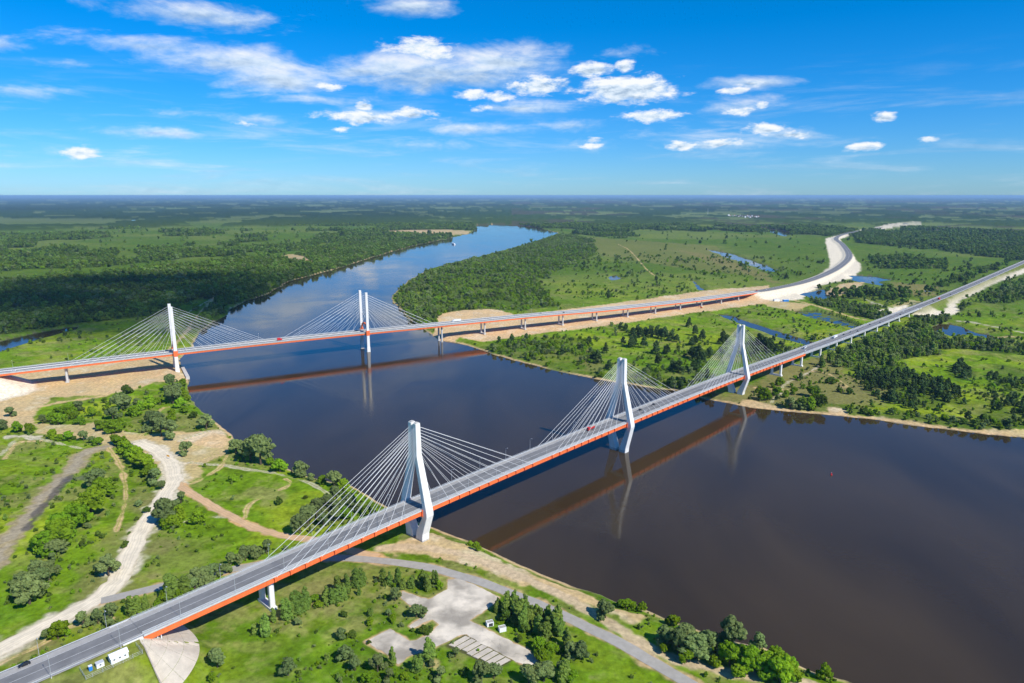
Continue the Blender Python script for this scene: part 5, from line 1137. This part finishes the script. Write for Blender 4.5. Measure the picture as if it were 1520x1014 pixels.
def scatter_obj(name, X, Y, width, kinds, label, cat):
    n = len(X)
    if n == 0: return
    me = bpy.data.meshes.new(name); me.vertices.add(n); Z = height(X, Y) - .1
    me.vertices.foreach_set('co', np.stack([X, Y, Z], -1).astype(np.float32).ravel())
    rg = np.random.default_rng(n)
    a = me.attributes.new('kind', 'INT', 'POINT'); a.data.foreach_set('value', (kinds * 2 + rg.integers(0, 2, n)).astype(np.int32))
    a = me.attributes.new('spin', 'FLOAT', 'POINT'); a.data.foreach_set('value', rg.uniform(0, 6.28, n).astype(np.float32))
    a = me.attributes.new('size', 'FLOAT_VECTOR', 'POINT'); a.data.foreach_set('vector', np.stack([width, width, width * rg.uniform(.75, 1.15, n)], -1).astype(np.float32).ravel())
    o = link(name, me); tag(o, label, cat, kind='stuff'); md = o.modifiers.new('scatter', 'NODES'); md.node_group = NG; return o
def grid_in(lo, hi, sp_, rg):
    gx_, gy_ = np.meshgrid(np.arange(lo[0], hi[0], sp_), np.arange(lo[1], hi[1], sp_)); gx_, gy_ = gx_.ravel(), gy_.ravel()
    return gx_ + rg.uniform(-.5, .5, len(gx_)) * sp_, gy_ + rg.uniform(-.5, .5, len(gx_)) * sp_
rg = np.random.default_rng(5)
MIXK = {'light': ([1, 0, 5, 2], [.6, .2, .1, .1]), 'deciduous': ([2, 0, 1, 5], [.62, .14, .12, .12]), 'willow': ([0, 1, 2, 4], [.38, .34, .1, .18]), 'pine': ([3, 2, 1], [.8, .12, .08]), 'bush': ([1, 0, 5, 3], [.55, .2, .15, .1])}
accX, accY, accW, accK = [], [], [], []
def in_view(X, Y): return (np.abs(np.arctan2(X, Y)) < R(41)) & (Y > 150)
for p, dn, kd in WOODS:
    lo, hi = p.min(0), p.max(0); dist = np.hypot(*p.mean(0))
    sp_ = {'light': 6.6, 'deciduous': 7.5, 'willow': 6.0, 'pine': 5.6, 'bush': 6.2}[kd] * (1 if dist < 1800 else 1.35)
    X, Y = grid_in(lo, hi, sp_, rg)
    k = in_view(X, Y); X, Y = X[k], Y[k]
    sd = poly_sd(X, Y, p, 20) + 9 * fbm(X, Y, 30, 3, 80)
    cl = fbm(X, Y, 34, 3, 81)
    k = (sd < 0) & (rg.uniform(size=len(X)) < np.clip(dn + (1 - dn) * 0 + cl * (.9 if dn < .95 else .15), 0, 1)); X, Y, cl = X[k], Y[k], cl[k]
    _, gr_, _ = landcover(X, Y); k = gr_ > .6; X, Y, cl = X[k], Y[k], cl[k]
    ks, ps = MIXK[kd]; kk = rg.choice(ks, len(X), p=ps); base = {'light': 7.0, 'deciduous': 9.5, 'willow': 7.6, 'pine': 6.2, 'bush': 6.4}[kd]
    w_ = base * rg.uniform(.45, 1.35, len(X)) * np.where(kk == 1, .8, 1) * (1 + .25 * cl); accX.append(X); accY.append(Y); accW.append(w_ * (1 if dist < 1800 else 1.2)); accK.append(kk)
scatter_obj('woodland', *[np.concatenate(a) for a in (accX, accY, accW, accK)], 'dense green woods and thickets on both banks of the river', 'woods')
# far mosaic woods
n_c = 260000; th_ = rg.uniform(-R(40), R(40), n_c); rr_ = np.sqrt(rg.uniform(1600 ** 2, 5200 ** 2, n_c)); X, Y = rr_ * np.sin(th_), rr_ * np.cos(th_)
ff = far_forest(X, Y); k = (rg.uniform(size=n_c) < ff * .62 + .003); X, Y = X[k], Y[k]
_, gr_, _ = landcover(X, Y); ok = gr_ > .6
for p, dn, kd in WOODS: ok &= poly_sd(X, Y, p, 5) > 0
X, Y = X[ok], Y[ok]; rr_ = np.hypot(X, Y)
scatter_obj('forest', X, Y, 11.5 * rg.uniform(.4, 1.3, len(X)) * (1 + .35 * fbm(X, Y, 120, 2, 95)) * (1 + .25 * sstep(2500, 4500, rr_)), rg.choice([2, 0, 5, 3], len(X), p=[.66, .14, .1, .1]), 'far patchwork of dark woods beyond the river meadows', 'forest')
# low scrub and weeds dotted over the meadows
n_c = 150000; th_ = rg.uniform(-R(40), R(40), n_c); rr_ = 250 * (2600 / 250) ** rg.uniform(0, 1, n_c); X, Y = rr_ * np.sin(th_), rr_ * np.cos(th_)
cl = fbm(X, Y, 40, 3, 90) + .6 * fbm(X, Y, 150, 2, 91) + .15; k = rg.uniform(size=n_c) < np.clip(cl * .55 - .02, .02, .42) * (.30 + .70 * sstep(450, 800, rr_)); X, Y = X[k], Y[k]
SW = rg.uniform(.3, 1.0, len(X)) ** 2.2 * (1.5 + np.hypot(X, Y) / 230)
pp = np.array(PLANTED); rep_ = np.repeat(pp, 4, 0); an = rg.uniform(0, 6.28, len(rep_)); ra_ = rep_[:, 2] * rg.uniform(.42, .95, len(rep_))      # undergrowth round the single trees
X = np.concatenate([X, rep_[:, 0] + np.cos(an) * ra_]); Y = np.concatenate([Y, rep_[:, 1] + np.sin(an) * ra_]); SW = np.concatenate([SW, rep_[:, 2] * rg.uniform(.10, .24, len(rep_))])
_, gr_, _ = landcover(X, Y); k = gr_ > .6; X, Y, SW = X[k], Y[k], SW[k]
scatter_obj('scrub', X, Y, SW, rg.choice([1, 5, 0, 4], len(X), p=[.42, .26, .22, .10]), 'low weeds and seedling bushes dotted over the meadows', 'scrub')
print('woods', sum(len(a) for a in accX), 'scrub', len(X))

# ------------------------------------------------------------------ the cloud overhead that shades the left-hand wood
def cloud(cx, cy_, cz, rx, ry, rz_, seed, label):
    rg_ = random.Random(seed); bm = bmesh.new()
    for k in range(60):
        a, q = rg_.uniform(0, 6.28), math.sqrt(rg_.uniform(0, 1)) * rg_.uniform(.8, 1.35); r_ = rg_.uniform(.10, .34)
        M_ = Matrix.Translation((math.cos(a) * q * rx * .75, math.sin(a) * q * ry * .75, rg_.uniform(0, .5) * rz_)) @ Matrix.Diagonal((rx * r_, ry * r_, rz_ * r_ * 2.2, 1))
        bmesh.ops.create_icosphere(bm, subdivisions=3, radius=1, matrix=M_)
    me = bpy.data.meshes.new('cloud'); bm.to_mesh(me); bm.free()
    for p in me.polygons: p.use_smooth = True
    mc = pmat('cloud_vapour', (.9, .9, .92), 1.0); nt = mc.node_tree; tr = nd(nt, 'ShaderNodeBsdfTransparent'); mx = nd(nt, 'ShaderNodeMixShader'); mx.inputs[0].default_value = .20
    nt.links.new(tr.outputs[0], mx.inputs[1]); nt.links.new(nt.nodes['Principled BSDF'].outputs[0], mx.inputs[2]); nt.links.new(mx.outputs[0], nt.nodes['Material Output'].inputs[0])
    me.materials.append(mc); o = link('cloud', me); o.location = (cx, cy_, cz); tag(o, label, 'cloud', kind='stuff')
CL = 1350 / math.tan(SUN_EL)
cloud(-960 + SUN_AZ.x * CL, 1430 + SUN_AZ.y * CL, 1350, 640, 470, 160, 3, 'white cumulus cloud overhead shading the wood on the left bank')

# ------------------------------------------------------------------ air
hz = MB().box(0, 0, 111.5, 310000, 310000, 230); ho = hz.build('haze', None); ho.data.materials.clear()
mh = bpy.data.materials.new('haze_air'); mh.use_nodes = True; nt = mh.node_tree; nt.nodes.remove(nt.nodes['Principled BSDF'])
pv = nd(nt, 'ShaderNodeVolumePrincipled'); pv.inputs['Color'].default_value = (.42, .70, 1.0, 1); pv.inputs['Density'].default_value = 3.1e-5; pv.inputs['Anisotropy'].default_value = 0.0
nt.links.new(pv.outputs[0], nt.nodes['Material Output'].inputs['Volume']); ho.data.materials.append(mh)
tag(ho, 'thin blue haze hanging over the far land', 'haze', kind='stuff')
